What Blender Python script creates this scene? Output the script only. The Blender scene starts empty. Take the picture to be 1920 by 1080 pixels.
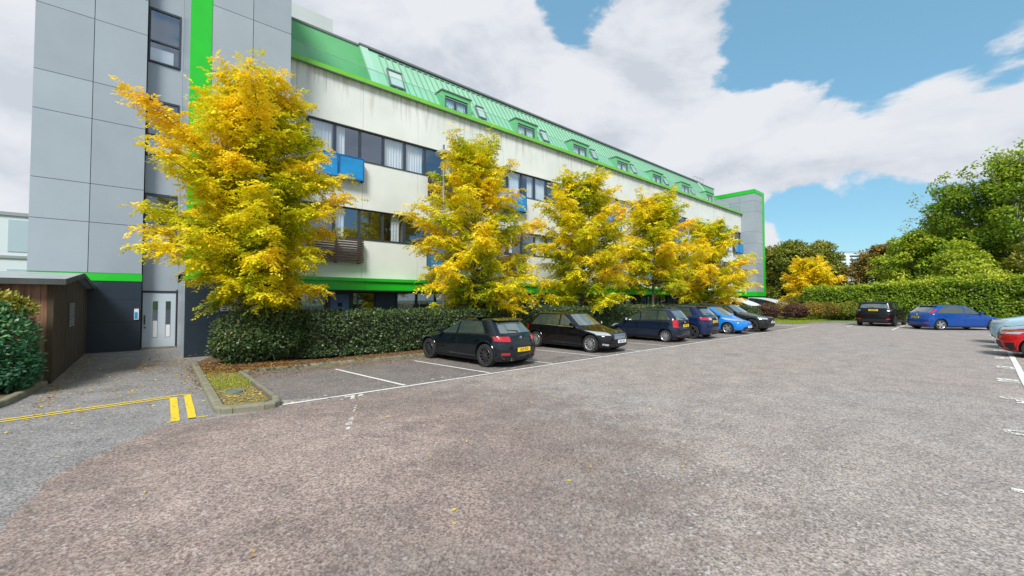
import bpy, math, random
import numpy as np
from mathutils import Vector, Matrix
random.seed(7)
SC = bpy.context.scene
COL = SC.collection
R = math.radians
PI = math.pi

# ---------------------------------------------------------------- camera
cam_data = bpy.data.cameras.new('camera')
cam_data.sensor_fit = 'HORIZONTAL'
cam_data.sensor_width = 36.0
cam_data.lens = 36.0 * 780 / 1920
cam_data.clip_start = 0.05
cam_data.clip_end = 2000
cam = bpy.data.objects.new('camera', cam_data)
COL.objects.link(cam)
cam.location = (0, 0, 1.9)
cam.rotation_euler = (R(90) + math.atan(22 / 780), 0, -R(41.23))
SC.camera = cam

# ---------------------------------------------------------------- light and exposure
SUN_EL, SUN_AZ = R(46), R(228)          # azimuth clockwise from +y
SC.view_settings.view_transform = 'Standard'
SC.view_settings.look = 'None'
SC.view_settings.gamma = 1
SC.view_settings.use_curve_mapping = False
SC.view_settings.exposure = 0.72
sun_d = bpy.data.lights.new('sun', 'SUN')
sun_d.energy = 2.9
sun_d.angle = R(18)
sun_d.color = (1.0, 0.96, 0.9)
sun = bpy.data.objects.new('sun', sun_d)
COL.objects.link(sun)
sv = Vector((math.sin(SUN_AZ) * math.cos(SUN_EL), math.cos(SUN_AZ) * math.cos(SUN_EL), math.sin(SUN_EL)))
sun.rotation_euler = sv.to_track_quat('Z', 'Y').to_euler()
sun.location = (0, -20, 30)

W = bpy.data.worlds.new('World')
SC.world = W
W.use_nodes = True
wn, wl = W.node_tree.nodes, W.node_tree.links
wn.clear()
SC.cycles.use_denoising = True
SC.cycles.max_bounces = 6
SC.cycles.transparent_max_bounces = 8


def N(nodes, t, **kw):
    n = nodes.new(t)
    for k, v in kw.items():
        if k.startswith('i_'):
            n.inputs[k[2:].replace('_', ' ')].default_value = v
        elif k.startswith('n_'):
            n.inputs[int(k[2:])].default_value = v
        else:
            setattr(n, k, v)
    return n


def build_world():
    out = N(wn, 'ShaderNodeOutputWorld')
    bg = N(wn, 'ShaderNodeBackground')
    bg.inputs['Strength'].default_value = 0.1
    sky = N(wn, 'ShaderNodeTexSky', sky_type='NISHITA')
    sky.sun_disc = False
    sky.sun_elevation = SUN_EL
    sky.sun_rotation = SUN_AZ
    sky.air_density = 1.1
    sky.dust_density = 0.4
    sky.ozone_density = 2.0
    tc = N(wn, 'ShaderNodeTexCoord')

    def math_(op, a, b=None, c=None, clamp=False):
        n = N(wn, 'ShaderNodeMath', operation=op)
        n.use_clamp = clamp
        for i, v in enumerate((a, b, c)):
            if v is None:
                continue
            if isinstance(v, (int, float)):
                n.inputs[i].default_value = v
            else:
                wl.new(v, n.inputs[i])
        return n.outputs[0]

    def fbm(offset, scale, detail, rough):
        mp = N(wn, 'ShaderNodeMapping')
        mp.inputs['Location'].default_value = offset
        mp.inputs['Scale'].default_value = (1, 1, 2.0)
        wl.new(tc.outputs['Generated'], mp.inputs['Vector'])
        nz = N(wn, 'ShaderNodeTexNoise')
        nz.inputs['Scale'].default_value = scale
        nz.inputs['Detail'].default_value = detail
        nz.inputs['Roughness'].default_value = rough
        nz.inputs['Distortion'].default_value = 0.25
        wl.new(mp.outputs[0], nz.inputs['Vector'])
        return nz.outputs['Fac']

    def blob(az, el, r0, r1, wgt):
        d = (math.sin(R(az)) * math.cos(R(el)), math.cos(R(az)) * math.cos(R(el)), math.sin(R(el)))
        dt = N(wn, 'ShaderNodeVectorMath', operation='DOT_PRODUCT')
        wl.new(tc.outputs['Generated'], dt.inputs[0])
        dt.inputs[1].default_value = d
        mr = N(wn, 'ShaderNodeMapRange', interpolation_type='SMOOTHSTEP')
        mr.inputs['From Min'].default_value = math.cos(R(r1))
        mr.inputs['From Max'].default_value = math.cos(R(r0))
        mr.inputs['To Min'].default_value = 0
        mr.inputs['To Max'].default_value = wgt
        wl.new(dt.outputs['Value'], mr.inputs['Value'])
        return mr.outputs[0]

    n1 = fbm((0.3, 1.7, 0.4), 3.4, 12, 0.60)
    n2 = fbm((0.3, 1.7, 0.51), 3.4, 6, 0.52)
    n3 = fbm((5.3, 2.7, 0.1), 1.5, 4, 0.5)
    total = math_('MULTIPLY_ADD', n1, 1.7, -0.35)
    for b in BLOBS:
        total = math_('ADD', total, blob(*b))
    mr = N(wn, 'ShaderNodeMapRange', interpolation_type='SMOOTHSTEP')
    mr.inputs['From Min'].default_value = 0.39
    mr.inputs['From Max'].default_value = 0.56
    wl.new(total, mr.inputs['Value'])
    diff = math_('SUBTRACT', n1, n2)
    sh = math_('MULTIPLY_ADD', diff, 3.2, 0.5)
    sh = math_('ADD', sh, math_('MULTIPLY_ADD', n3, 1.4, -0.7))
    sh = math_('ADD', sh, 0.08, clamp=True)
    cr = N(wn, 'ShaderNodeValToRGB')
    cr.color_ramp.elements[0].position = 0.1
    cr.color_ramp.elements[0].color = (3.7, 3.95, 4.4, 1)
    cr.color_ramp.elements[1].position = 0.85
    cr.color_ramp.elements[1].color = (4.95, 5.1, 5.35, 1)
    e = cr.color_ramp.elements.new(0.5)
    e.color = (4.5, 4.7, 5.1, 1)
    wl.new(sh, cr.inputs[0])
    gain = N(wn, 'ShaderNodeMix', data_type='RGBA', blend_type='MULTIPLY')
    gain.inputs[0].default_value = 1
    gain.inputs[7].default_value = SKY_GAIN
    wl.new(sky.outputs[0], gain.inputs[6])
    mx = N(wn, 'ShaderNodeMix', data_type='RGBA')
    wl.new(mr.outputs[0], mx.inputs[0])
    haze = N(wn, 'ShaderNodeMix', data_type='RGBA')
    haze.inputs[0].default_value = 0.6
    haze.inputs[7].default_value = (1.35, 2.9, 4.0, 1)
    wl.new(gain.outputs[2], haze.inputs[6])
    wl.new(haze.outputs[2], mx.inputs[6])
    wl.new(cr.outputs[0], mx.inputs[7])
    wl.new(mx.outputs[2], bg.inputs['Color'])
    wl.new(bg.outputs[0], out.inputs[0])


# az, el (degrees), inner and outer radius, weight: clear gaps are negative, cloud banks positive
BLOBS = [(81, 27, 5, 12, -0.26), (88, 22.5, 3, 8, -0.24), (73.5, 28.5, 2, 8, -0.20), (70, 24, 0.5, 4, -0.12), (95, 28, 2, 7, -0.14),
         (80.5, 7.5, 3, 8, -0.30), (86, 7, 2, 7, -0.26), (75.5, 10, 1, 4.5, -0.22), (28, 35, 1, 5, -0.16), (50, 36, 1, 6, -0.2),
         (82, 16, 4, 10, 0.26), (90, 16.5, 3, 9, 0.26), (72, 18, 3, 9, 0.24), (62, 20, 6, 16, 0.22), (30, 20, 12, 34, 0.2), (50, 22, 8, 16, 0.2),
         (-10, 20, 10, 30, 0.26), (92, 24.5, 1, 4, 0.28), (72.5, 7, 0.5, 3.2, 0.3), (98, 12, 2, 9, 0.1)]
SKY_GAIN = (0.9, 1.15, 1.15, 1)
build_world()


# ---------------------------------------------------------------- helpers
def srgb(r, g, b):
    f = lambda c: (c / 255 / 12.92) if c / 255 <= 0.04045 else ((c / 255 + 0.055) / 1.055) ** 2.4
    return (f(r), f(g), f(b), 1)


def mat(name, col, rough=0.6, metal=0.0, spec=0.5, var=0.0, scale=4.0, bump=0.0, bscale=40.0, coat=0.0, stretch=(1, 1, 1), col2=None, detail=5, coord='Object'):
    m = bpy.data.materials.new(name)
    m.use_nodes = True
    nt = m.node_tree
    b = nt.nodes['Principled BSDF']
    b.inputs['Base Color'].default_value = col
    b.inputs['Roughness'].default_value = rough
    b.inputs['Metallic'].default_value = metal
    b.inputs['Specular IOR Level'].default_value = spec
    b.inputs['Coat Weight'].default_value = coat
    b.inputs['Coat Roughness'].default_value = 0.04
    if var or col2 or bump:
        tc = N(nt.nodes, 'ShaderNodeNewGeometry') if coord == 'World' else N(nt.nodes, 'ShaderNodeTexCoord')
        mp = N(nt.nodes, 'ShaderNodeMapping')
        mp.inputs['Scale'].default_value = stretch
        nt.links.new(tc.outputs['Position' if coord == 'World' else 'Object'], mp.inputs[0])
    if var or col2:
        nz = N(nt.nodes, 'ShaderNodeTexNoise')
        nz.inputs['Scale'].default_value = scale
        nz.inputs['Detail'].default_value = detail
        nz.inputs['Roughness'].default_value = 0.6
        nt.links.new(mp.outputs[0], nz.inputs['Vector'])
        rp = N(nt.nodes, 'ShaderNodeValToRGB')
        rp.color_ramp.elements[0].position = 0.3
        rp.color_ramp.elements[1].position = 0.7
        c2 = col2 if col2 else tuple(min(1, c * (1 + var)) for c in col[:3]) + (1,)
        c1 = col if col2 else tuple(c * (1 - var) for c in col[:3]) + (1,)
        rp.color_ramp.elements[0].color = c1
        rp.color_ramp.elements[1].color = c2
        nt.links.new(nz.outputs['Fac'], rp.inputs[0])
        nt.links.new(rp.outputs[0], b.inputs['Base Color'])
    if bump:
        n2 = N(nt.nodes, 'ShaderNodeTexNoise')
        n2.inputs['Scale'].default_value = bscale
        n2.inputs['Detail'].default_value = 4
        nt.links.new(mp.outputs[0], n2.inputs['Vector'])
        bp = N(nt.nodes, 'ShaderNodeBump')
        bp.inputs['Strength'].default_value = bump
        bp.inputs['Distance'].default_value = 0.02
        nt.links.new(n2.outputs['Fac'], bp.inputs['Height'])
        nt.links.new(bp.outputs[0], b.inputs['Normal'])
    return m


class MB:
    """collects boxes, quads and tubes and links them as one mesh object"""
    def __init__(s):
        s.v, s.f, s.m = [], [], []

    def add(s, vs, fs, mi=0):
        o = len(s.v)
        s.v.extend([tuple(v) for v in vs])
        s.f.extend([tuple(i + o for i in f) for f in fs])
        s.m.extend([mi] * len(fs))
        return s

    def box(s, x0, x1, y0, y1, z0, z1, mi=0, M=None):
        vs = [Vector(p) for p in ((x0, y0, z0), (x1, y0, z0), (x1, y1, z0), (x0, y1, z0), (x0, y0, z1), (x1, y0, z1), (x1, y1, z1), (x0, y1, z1))]
        if M is not None:
            vs = [M @ v for v in vs]
        return s.add(vs, [(0, 3, 2, 1), (4, 5, 6, 7), (0, 1, 5, 4), (1, 2, 6, 5), (2, 3, 7, 6), (3, 0, 4, 7)], mi)

    def prism(s, pts, a, b, axis='z', mi=0):
        """polygon pts extruded from a to b along axis"""
        n = len(pts)
        def P(p, t):
            return (p[0], p[1], t) if axis == 'z' else (p[0], t, p[1]) if axis == 'y' else (t, p[0], p[1])
        vs = [P(p, a) for p in pts] + [P(p, b) for p in pts]
        fs = [tuple(range(n))[::-1], tuple(range(n, 2 * n))] + [(i, (i + 1) % n, (i + 1) % n + n, i + n) for i in range(n)]
        return s.add(vs, fs, mi)

    def tube(s, path, rad, n=6, mi=0, cap=True):
        path = [Vector(p) for p in path]
        if isinstance(rad, (int, float)):
            rad = [rad] * len(path)
        vs, fs = [], []
        for i, p in enumerate(path):
            d = (path[min(i + 1, len(path) - 1)] - path[max(i - 1, 0)]).normalized()
            u = d.cross(Vector((0.31, 0.17, 1)) if abs(d.z) < 0.95 else Vector((1, 0, 0))).normalized()
            w = d.cross(u)
            for k in range(n):
                a = 2 * PI * k / n
                vs.append(p + (u * math.cos(a) + w * math.sin(a)) * rad[i])
        for i in range(len(path) - 1):
            for k in range(n):
                fs.append((i * n + k, i * n + (k + 1) % n, (i + 1) * n + (k + 1) % n, (i + 1) * n + k))
        if cap:
            fs.append(tuple(range(n))[::-1])
            fs.append(tuple(range(len(vs) - n, len(vs))))
        return s.add(vs, fs, mi)

    def lathe(s, prof, n=24, axis='y', c=(0, 0, 0), mi=0):
        """prof: (radius, along)"""
        vs, fs = [], []
        for r, h in prof:
            for k in range(n):
                a = 2 * PI * k / n
                x, z = r * math.cos(a), r * math.sin(a)
                vs.append((c[0] + x, c[1] + h, c[2] + z) if axis == 'y' else (c[0] + x, c[1] + z, c[2] + h))
        for i in range(len(prof) - 1):
            for k in range(n):
                fs.append((i * n + k, (i + 1) * n + k, (i + 1) * n + (k + 1) % n, i * n + (k + 1) % n))
        return s.add(vs, fs, mi)

    def mesh(s, name, mats, smooth=False):
        me = bpy.data.meshes.new(name)
        me.from_pydata(s.v, [], s.f)
        for m in (mats if isinstance(mats, (list, tuple)) else [mats]):
            me.materials.append(m)
        me.polygons.foreach_set('material_index', s.m)
        if smooth:
            me.polygons.foreach_set('use_smooth', [True] * len(me.polygons))
            me.set_sharp_from_angle(angle=R(35))
        me.update()
        return me

    def build(s, name, mats, parent=None, smooth=False, loc=None):
        return link(name, s.mesh(name, mats, smooth), parent, loc)


def link(name, data, parent=None, loc=None, rot=None):
    o = bpy.data.objects.new(name, data)
    COL.objects.link(o)
    if parent is not None:
        o.parent = parent
    if loc is not None:
        o.location = loc
    if rot is not None:
        o.rotation_euler = rot
    return o


def tag(o, label=None, cat=None, group=None, kind=None):
    if label: o['label'] = label
    if cat: o['category'] = cat
    if group: o['group'] = group
    if kind: o['kind'] = kind
    return o


def thing(name, label, cat, loc=(0, 0, 0), rz=0, group=None):
    o = bpy.data.objects.new(name, None)
    o.empty_display_size = 0.3
    COL.objects.link(o)
    o.location = loc
    o.rotation_euler = (0, 0, rz)
    return tag(o, label, cat, group)


def raw_mesh(name, verts, nper, mats, tint=None, smooth=False):
    """verts: (n*nper,3) array, consecutive nper verts form one face"""
    n = len(verts) // nper
    me = bpy.data.meshes.new(name)
    me.vertices.add(len(verts))
    me.vertices.foreach_set('co', np.asarray(verts, dtype=np.float32).ravel())
    me.loops.add(n * nper)
    me.loops.foreach_set('vertex_index', np.arange(n * nper, dtype=np.int32))
    me.polygons.add(n)
    me.polygons.foreach_set('loop_start', np.arange(0, n * nper, nper, dtype=np.int32))
    me.polygons.foreach_set('loop_total', np.full(n, nper, dtype=np.int32))
    me.materials.append(mats)
    if tint is not None:
        a = me.attributes.new('tint', 'FLOAT', 'FACE')
        a.data.foreach_set('value', np.asarray(tint, dtype=np.float32))
    me.update(calc_edges=True)
    me.validate()
    return me


def text_mesh(body, size, m, ext=0.0, name='lettering', parent=None, M=None, align='CENTER', bold=0.0):
    c = bpy.data.curves.new('lettering', 'FONT')
    c.body = body
    c.size = size
    c.align_x = align
    c.align_y = 'CENTER'
    c.extrude = ext
    c.offset = bold
    t = bpy.data.objects.new('lettering_tmp', c)
    COL.objects.link(t)
    dg = bpy.context.evaluated_depsgraph_get()
    me = bpy.data.meshes.new_from_object(t.evaluated_get(dg))
    bpy.data.objects.remove(t)
    me.materials.clear()
    me.materials.append(m)
    if M is not None:
        me.transform(M)
    return link(name, me, parent)


# ---------------------------------------------------------------- materials
def asphalt(name, c1, c2, c3, patchy=True):
    m = bpy.data.materials.new(name)
    m.use_nodes = True
    nt = m.node_tree
    nd, lk = nt.nodes, nt.links
    b = nd['Principled BSDF']
    b.inputs['Roughness'].default_value = 0.85
    b.inputs['Specular IOR Level'].default_value = 0.35
    geo = N(nd, 'ShaderNodeNewGeometry')

    def noise(scale, det, rough=0.6, vec=None):
        n = N(nd, 'ShaderNodeTexNoise')
        n.inputs['Scale'].default_value = scale
        n.inputs['Detail'].default_value = det
        n.inputs['Roughness'].default_value = rough
        lk.new(vec or geo.outputs['Position'], n.inputs['Vector'])
        return n.outputs['Fac']

    def ramp(f, p0, col0, p1, col1):
        r = N(nd, 'ShaderNodeValToRGB')
        r.color_ramp.elements[0].position = p0
        r.color_ramp.elements[0].color = col0
        r.color_ramp.elements[1].position = p1
        r.color_ramp.elements[1].color = col1
        lk.new(f, r.inputs[0])
        return r.outputs[0]

    def mix(f, a, bb, mode='MIX'):
        x = N(nd, 'ShaderNodeMix', data_type='RGBA', blend_type=mode)
        for sock, v in ((0, f), (6, a), (7, bb)):
            if isinstance(v, (int, float, tuple)):
                x.inputs[sock].default_value = v
            else:
                lk.new(v, x.inputs[sock])
        return x.outputs[2]
    big = ramp(noise(0.16, 3, 0.5), 0.35, (0, 0, 0, 1), 0.62, (1, 1, 1, 1))
    base = mix(big, c1, c2)
    mid = ramp(noise(1.6, 5, 0.62), 0.3, (0.80, 0.80, 0.81, 1), 0.7, (1.14, 1.13, 1.12, 1))
    base = mix(1.0, base, mid, 'MULTIPLY')
    if patchy:
        st = ramp(noise(0.55, 7, 0.7), 0.60, (1, 1, 1, 1), 0.72, (0.70, 0.70, 0.73, 1))
        base = mix(1.0, base, st, 'MULTIPLY')
    vor = N(nd, 'ShaderNodeTexVoronoi')
    vor.inputs['Scale'].default_value = 62
    lk.new(geo.outputs['Position'], vor.inputs['Vector'])
    wn_ = N(nd, 'ShaderNodeTexWhiteNoise')
    lk.new(vor.outputs['Position'], wn_.inputs['Vector'])
    st = ramp(wn_.outputs['Value'], 0.0, (0.52, 0.52, 0.54, 1), 1.0, (1.42, 1.40, 1.38, 1))
    base = mix(1.0, base, st, 'MULTIPLY')
    vor2 = N(nd, 'ShaderNodeTexVoronoi')
    vor2.inputs['Scale'].default_value = 38
    lk.new(geo.outputs['Position'], vor2.inputs['Vector'])
    w2 = N(nd, 'ShaderNodeTexWhiteNoise')
    lk.new(vor2.outputs['Position'], w2.inputs['Vector'])
    s2 = ramp(w2.outputs['Value'], 0.0, (0.72, 0.72, 0.73, 1), 0.35, (1.05, 1.05, 1.04, 1))
    base = mix(1.0, base, s2, 'MULTIPLY')
    sp_ = ramp(noise(7.5, 6, 0.75), 0.62, (1, 1, 1, 1), 0.70, (0.66, 0.65, 0.66, 1))
    base = mix(1.0, base, sp_, 'MULTIPLY')
    pale = ramp(w2.outputs['Value'], 0.965, (0, 0, 0, 1), 0.985, (1, 1, 1, 1))
    base = mix(pale, base, c3)
    lk.new(base, b.inputs['Base Color'])
    bp = N(nd, 'ShaderNodeBump')
    bp.inputs['Strength'].default_value = 0.55
    bp.inputs['Distance'].default_value = 0.006
    lk.new(vor.outputs['Distance'], bp.inputs['Height'])
    lk.new(bp.outputs[0], b.inputs['Normal'])
    return m


def leaf_mat(name, stops, trans=0.35, rough=0.5):
    m = bpy.data.materials.new(name)
    m.use_nodes = True
    nd, lk = m.node_tree.nodes, m.node_tree.links
    b = nd['Principled BSDF']
    b.inputs['Roughness'].default_value = rough
    b.inputs['Specular IOR Level'].default_value = 0.35
    at = N(nd, 'ShaderNodeAttribute', attribute_name='tint')
    rp = N(nd, 'ShaderNodeValToRGB')
    el = rp.color_ramp.elements
    el[0].position, el[0].color = stops[0]
    el[1].position, el[1].color = stops[-1]
    for p, c in stops[1:-1]:
        e = el.new(p)
        e.color = c
    lk.new(at.outputs['Fac'], rp.inputs[0])
    lk.new(rp.outputs[0], b.inputs['Base Color'])
    tr = N(nd, 'ShaderNodeBsdfTranslucent')
    lk.new(rp.outputs[0], tr.inputs['Color'])
    mx = N(nd, 'ShaderNodeMixShader')
    mx.inputs[0].default_value = trans
    lk.new(b.outputs[0], mx.inputs[1])
    lk.new(tr.outputs[0], mx.inputs[2])
    lk.new(mx.outputs[0], nd['Material Output'].inputs[0])
    return m


def glass_mat(name, tintc, refl=0.35, rough=0.01, gl=(0.9, 0.95, 1, 1)):
    m = bpy.data.materials.new(name)
    m.use_nodes = True
    nd, lk = m.node_tree.nodes, m.node_tree.links
    nd.remove(nd['Principled BSDF'])
    t = N(nd, 'ShaderNodeBsdfTransparent')
    t.inputs[0].default_value = tintc
    g = N(nd, 'ShaderNodeBsdfGlossy')
    g.inputs['Roughness'].default_value = rough
    g.inputs['Color'].default_value = gl
    fr = N(nd, 'ShaderNodeLayerWeight')
    fr.inputs['Blend'].default_value = 0.5
    pw = N(nd, 'ShaderNodeMath', operation='POWER')
    pw.inputs[1].default_value = 3.5
    lk.new(fr.outputs['Facing'], pw.inputs[0])
    ad = N(nd, 'ShaderNodeMath', operation='MULTIPLY_ADD')
    ad.use_clamp = True
    ad.inputs[1].default_value = 0.85 - refl
    ad.inputs[2].default_value = refl
    lk.new(pw.outputs[0], ad.inputs[0])
    mx = N(nd, 'ShaderNodeMixShader')
    lk.new(ad.outputs[0], mx.inputs[0])
    lk.new(t.outputs[0], mx.inputs[1])
    lk.new(g.outputs[0], mx.inputs[2])
    lk.new(mx.outputs[0], nd['Material Output'].inputs[0])
    return m


def render_wall():
    """white render, rain streaks below the parapet, faint grime"""
    m = bpy.data.materials.new('white_render')
    m.use_nodes = True
    nd, lk = m.node_tree.nodes, m.node_tree.links
    b = nd['Principled BSDF']
    b.inputs['Roughness'].default_value = 0.85
    geo = N(nd, 'ShaderNodeNewGeometry')
    mp = N(nd, 'ShaderNodeMapping')
    mp.inputs['Scale'].default_value = (2.6, 2.6, 0.16)
    lk.new(geo.outputs['Position'], mp.inputs[0])
    nz = N(nd, 'ShaderNodeTexNoise')
    nz.inputs['Scale'].default_value = 1.5
    nz.inputs['Detail'].default_value = 7
    nz.inputs['Roughness'].default_value = 0.68
    lk.new(mp.outputs[0], nz.inputs['Vector'])
    sx = N(nd, 'ShaderNodeSeparateXYZ')
    lk.new(geo.outputs['Position'], sx.inputs[0])
    hz = N(nd, 'ShaderNodeMapRange')
    for k, v in (('From Min', 9.9), ('From Max', 11.9), ('To Min', -0.12), ('To Max', 0.10)):
        hz.inputs[k].default_value = v
    lk.new(sx.outputs['Z'], hz.inputs['Value'])
    ad = N(nd, 'ShaderNodeMath', operation='ADD')
    lk.new(nz.outputs['Fac'], ad.inputs[0])
    lk.new(hz.outputs[0], ad.inputs[1])
    rp = N(nd, 'ShaderNodeValToRGB')
    e = rp.color_ramp.elements
    e[0].position, e[0].color = 0.54, (0.70, 0.725, 0.705, 1)
    e[1].position, e[1].color = 0.80, (0.22, 0.20, 0.15, 1)
    x = e.new(0.66)
    x.color = (0.55, 0.55, 0.51, 1)
    lk.new(ad.outputs[0], rp.inputs[0])
    n2 = N(nd, 'ShaderNodeTexNoise')
    n2.inputs['Scale'].default_value = 0.5
    n2.inputs['Detail'].default_value = 5
    lk.new(geo.outputs['Position'], n2.inputs['Vector'])
    r2 = N(nd, 'ShaderNodeValToRGB')
    r2.color_ramp.elements[0].position = 0.3
    r2.color_ramp.elements[0].color = (0.86, 0.88, 0.86, 1)
    r2.color_ramp.elements[1].position = 0.7
    r2.color_ramp.elements[1].color = (1.04, 1.04, 1.03, 1)
    lk.new(n2.outputs['Fac'], r2.inputs[0])
    mx = N(nd, 'ShaderNodeMix', data_type='RGBA', blend_type='MULTIPLY')
    mx.inputs[0].default_value = 1
    lk.new(rp.outputs[0], mx.inputs[6])
    lk.new(r2.outputs[0], mx.inputs[7])
    lk.new(mx.outputs[2], b.inputs['Base Color'])
    return m


M = {}
M['asphalt'] = asphalt('asphalt', (0.308, 0.268, 0.244, 1), (0.300, 0.276, 0.260, 1), (0.46, 0.44, 0.43, 1))
M['asphalt_dark'] = asphalt('asphalt_dark', (0.215, 0.208, 0.205, 1), (0.245, 0.238, 0.236, 1), (0.3, 0.3, 0.3, 1))
M['asphalt_brown'] = asphalt('asphalt_brown', (0.312, 0.240, 0.212, 1), (0.30, 0.243, 0.218, 1), (0.42, 0.38, 0.36, 1))
M['asphalt_bay_shade'] = asphalt('asphalt_bay_shade', (0.17, 0.152, 0.142, 1), (0.21, 0.19, 0.18, 1), (0.32, 0.30, 0.28, 1))
M['paint'] = mat('road_paint', (0.84, 0.83, 0.79, 1), 0.7, col2=(0.55, 0.54, 0.51, 1), scale=22, coord='World', detail=8)
M['yellow_paint'] = mat('yellow_road_paint', (0.80, 0.60, 0.03, 1), 0.6, col2=(0.62, 0.45, 0.04, 1), scale=25, coord='World', detail=8)
M['kerb'] = mat('kerb_concrete', (0.26, 0.24, 0.18, 1), 0.9, col2=(0.15, 0.15, 0.09, 1), scale=5, bump=0.4, bscale=60, coord='World')
M['soil'] = mat('soil', (0.10, 0.07, 0.04, 1), 0.95, col2=(0.17, 0.12, 0.07, 1), scale=9, bump=0.8, bscale=50, coord='World')
M['moss_soil'] = mat('moss_soil', (0.13, 0.16, 0.04, 1), 0.95, col2=(0.26, 0.18, 0.11, 1), scale=3.5, bump=0.8, bscale=50, coord='World')
M['grass'] = mat('grass_ground', (0.07, 0.14, 0.025, 1), 0.95, col2=(0.11, 0.19, 0.04, 1), scale=3, bump=0.7, bscale=40, coord='World')
M['clad'] = mat('grey_cladding', (0.315, 0.36, 0.40, 1), 0.35, metal=0.0, var=0.05, scale=0.7, coord='World')
for _i, _f in enumerate((0.94, 1.05)):
    M['clad%d' % (_i + 1)] = mat('grey_cladding_tone', (0.315 * _f, 0.36 * _f, 0.40 * _f, 1), 0.35, var=0.06, scale=0.7, coord='World')
M['clad_dk'] = mat('joint_dark', (0.03, 0.03, 0.035, 1), 0.8)
M['navy'] = mat('navy_cladding', (0.018, 0.030, 0.045, 1), 0.35, var=0.15, scale=1.2, coord='World')
M['green'] = mat('bright_green_metal', (0.012, 0.48, 0.02, 1), 0.4, var=0.06, scale=1.5, coord='World')
M['lime'] = mat('lime_fascia', (0.16, 0.52, 0.03, 1), 0.45, var=0.08, scale=1.0, coord='World')
M['greenwall'] = mat('green_render', (0.14, 0.47, 0.20, 1), 0.6, var=0.07, scale=0.8, coord='World')
M['mint'] = mat('mint_roof_metal', (0.27, 0.52, 0.36, 1), 0.5, var=0.08, scale=0.5, coord='World')
M['seam'] = mat('roof_seam', (0.18, 0.38, 0.25, 1), 0.5)
M['mint_trim'] = mat('mint_trim', (0.32, 0.54, 0.42, 1), 0.45, var=0.05, scale=1, coord='World')
M['coping'] = mat('grey_coping', (0.16, 0.17, 0.18, 1), 0.5, var=0.1, scale=2, coord='World')
M['penthouse'] = mat('pale_render', (0.50, 0.55, 0.53, 1), 0.8, var=0.05, scale=0.6, coord='World')
M['wall'] = render_wall()
M['frame'] = mat('dark_frame', (0.035, 0.045, 0.06, 1), 0.4)
M['room'] = mat('room_wall', (0.20, 0.19, 0.18, 1), 0.9)
M['curtain'] = mat('curtain', (0.82, 0.84, 0.84, 1), 0.9, var=0.08, scale=3, stretch=(6, 1, 0.3), coord='World')
M['blind'] = mat('blind', (0.45, 0.47, 0.46, 1), 0.9, var=0.1, scale=2, coord='World')
M['glass'] = glass_mat('window_glass', (0.88, 0.93, 0.96, 1), 0.26, gl=(0.66, 0.78, 0.95, 1))
M['balglass'] = glass_mat('balustrade_glass', (0.80, 0.95, 0.91, 1), 0.05)
M['blueglass'] = glass_mat('blue_balcony_glass', (0.02, 0.22, 0.62, 1), 0.04)
M['blueframe'] = mat('blue_frame', (0.001, 0.11, 0.36, 1), 0.3)
M['bluesolid'] = mat('blue_backing', (0.003, 0.25, 0.58, 1), 0.3, coat=0.3, var=0.2, scale=1.4, coord='World')
M['timber'] = mat('dark_timber', (0.045, 0.03, 0.025, 1), 0.8, col2=(0.085, 0.06, 0.05, 1), scale=3, stretch=(1, 1, 9), coord='World')
M['bluedoor'] = mat('blue_door', (0.10, 0.22, 0.48, 1), 0.45)
M['bluepanel'] = mat('slate_blue_panel', (0.03, 0.065, 0.12, 1), 0.5)
M['doorgrey'] = mat('pale_grey_door', (0.46, 0.53, 0.58, 1), 0.4)
M['shed'] = mat('shed_boards', (0.17, 0.08, 0.045, 1), 0.8, col2=(0.38, 0.20, 0.12, 1), scale=2.2, stretch=(7, 7, 0.5), bump=0.3, bscale=30, coord='World')
M['shed_dk'] = mat('shed_boards_shaded', (0.045, 0.03, 0.016, 1), 0.85, col2=(0.085, 0.058, 0.03, 1), scale=2.0, stretch=(7, 7, 0.5), bump=0.3, bscale=30, coord='World')  # shed boards in a darker colour, painting the gable as the shaded side
M['felt'] = mat('roofing_felt', (0.06, 0.065, 0.065, 1), 0.8, var=0.3, scale=3, coord='World')
M['felt_top'] = mat('weathered_roofing_felt', (0.30, 0.34, 0.35, 1), 0.7, var=0.15, scale=2, coord='World')
M['bark'] = mat('bark', (0.13, 0.10, 0.075, 1), 0.9, var=0.35, scale=8, bump=0.6, bscale=30, coord='World')
M['pale_bark'] = mat('pale_bark', (0.26, 0.24, 0.20, 1), 0.9, var=0.3, scale=6, coord='World')
M['metal'] = mat('galvanised_metal', (0.36, 0.38, 0.39, 1), 0.45, metal=0.5)
M['white_plastic'] = mat('white_plastic', (0.7, 0.72, 0.72, 1), 0.4)
M['letter'] = mat('steel_letters', (0.33, 0.34, 0.36, 1), 0.4, metal=0.3)
M['black'] = mat('black_plastic', (0.012, 0.012, 0.014, 1), 0.5)
M['tyre'] = mat('tyre_rubber', (0.018, 0.018, 0.019, 1), 0.8)
M['alloy'] = mat('alloy_rim', (0.45, 0.46, 0.48, 1), 0.3, metal=0.7)
M['dark_alloy'] = mat('dark_alloy_rim', (0.06, 0.06, 0.065, 1), 0.35, metal=0.5)
M['chrome'] = mat('chrome', (0.6, 0.62, 0.64, 1), 0.15, metal=0.9)
M['red_lens'] = mat('red_lens', (0.42, 0.008, 0.015, 1), 0.15, coat=0.8)
M['clear_lens'] = mat('clear_lens', (0.42, 0.46, 0.50, 1), 0.1, metal=0.25, coat=0.8)
M['plate_y'] = mat('yellow_plate', (0.85, 0.58, 0.02, 1), 0.35)
M['plate_w'] = mat('white_plate', (0.75, 0.77, 0.78, 1), 0.35)
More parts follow.
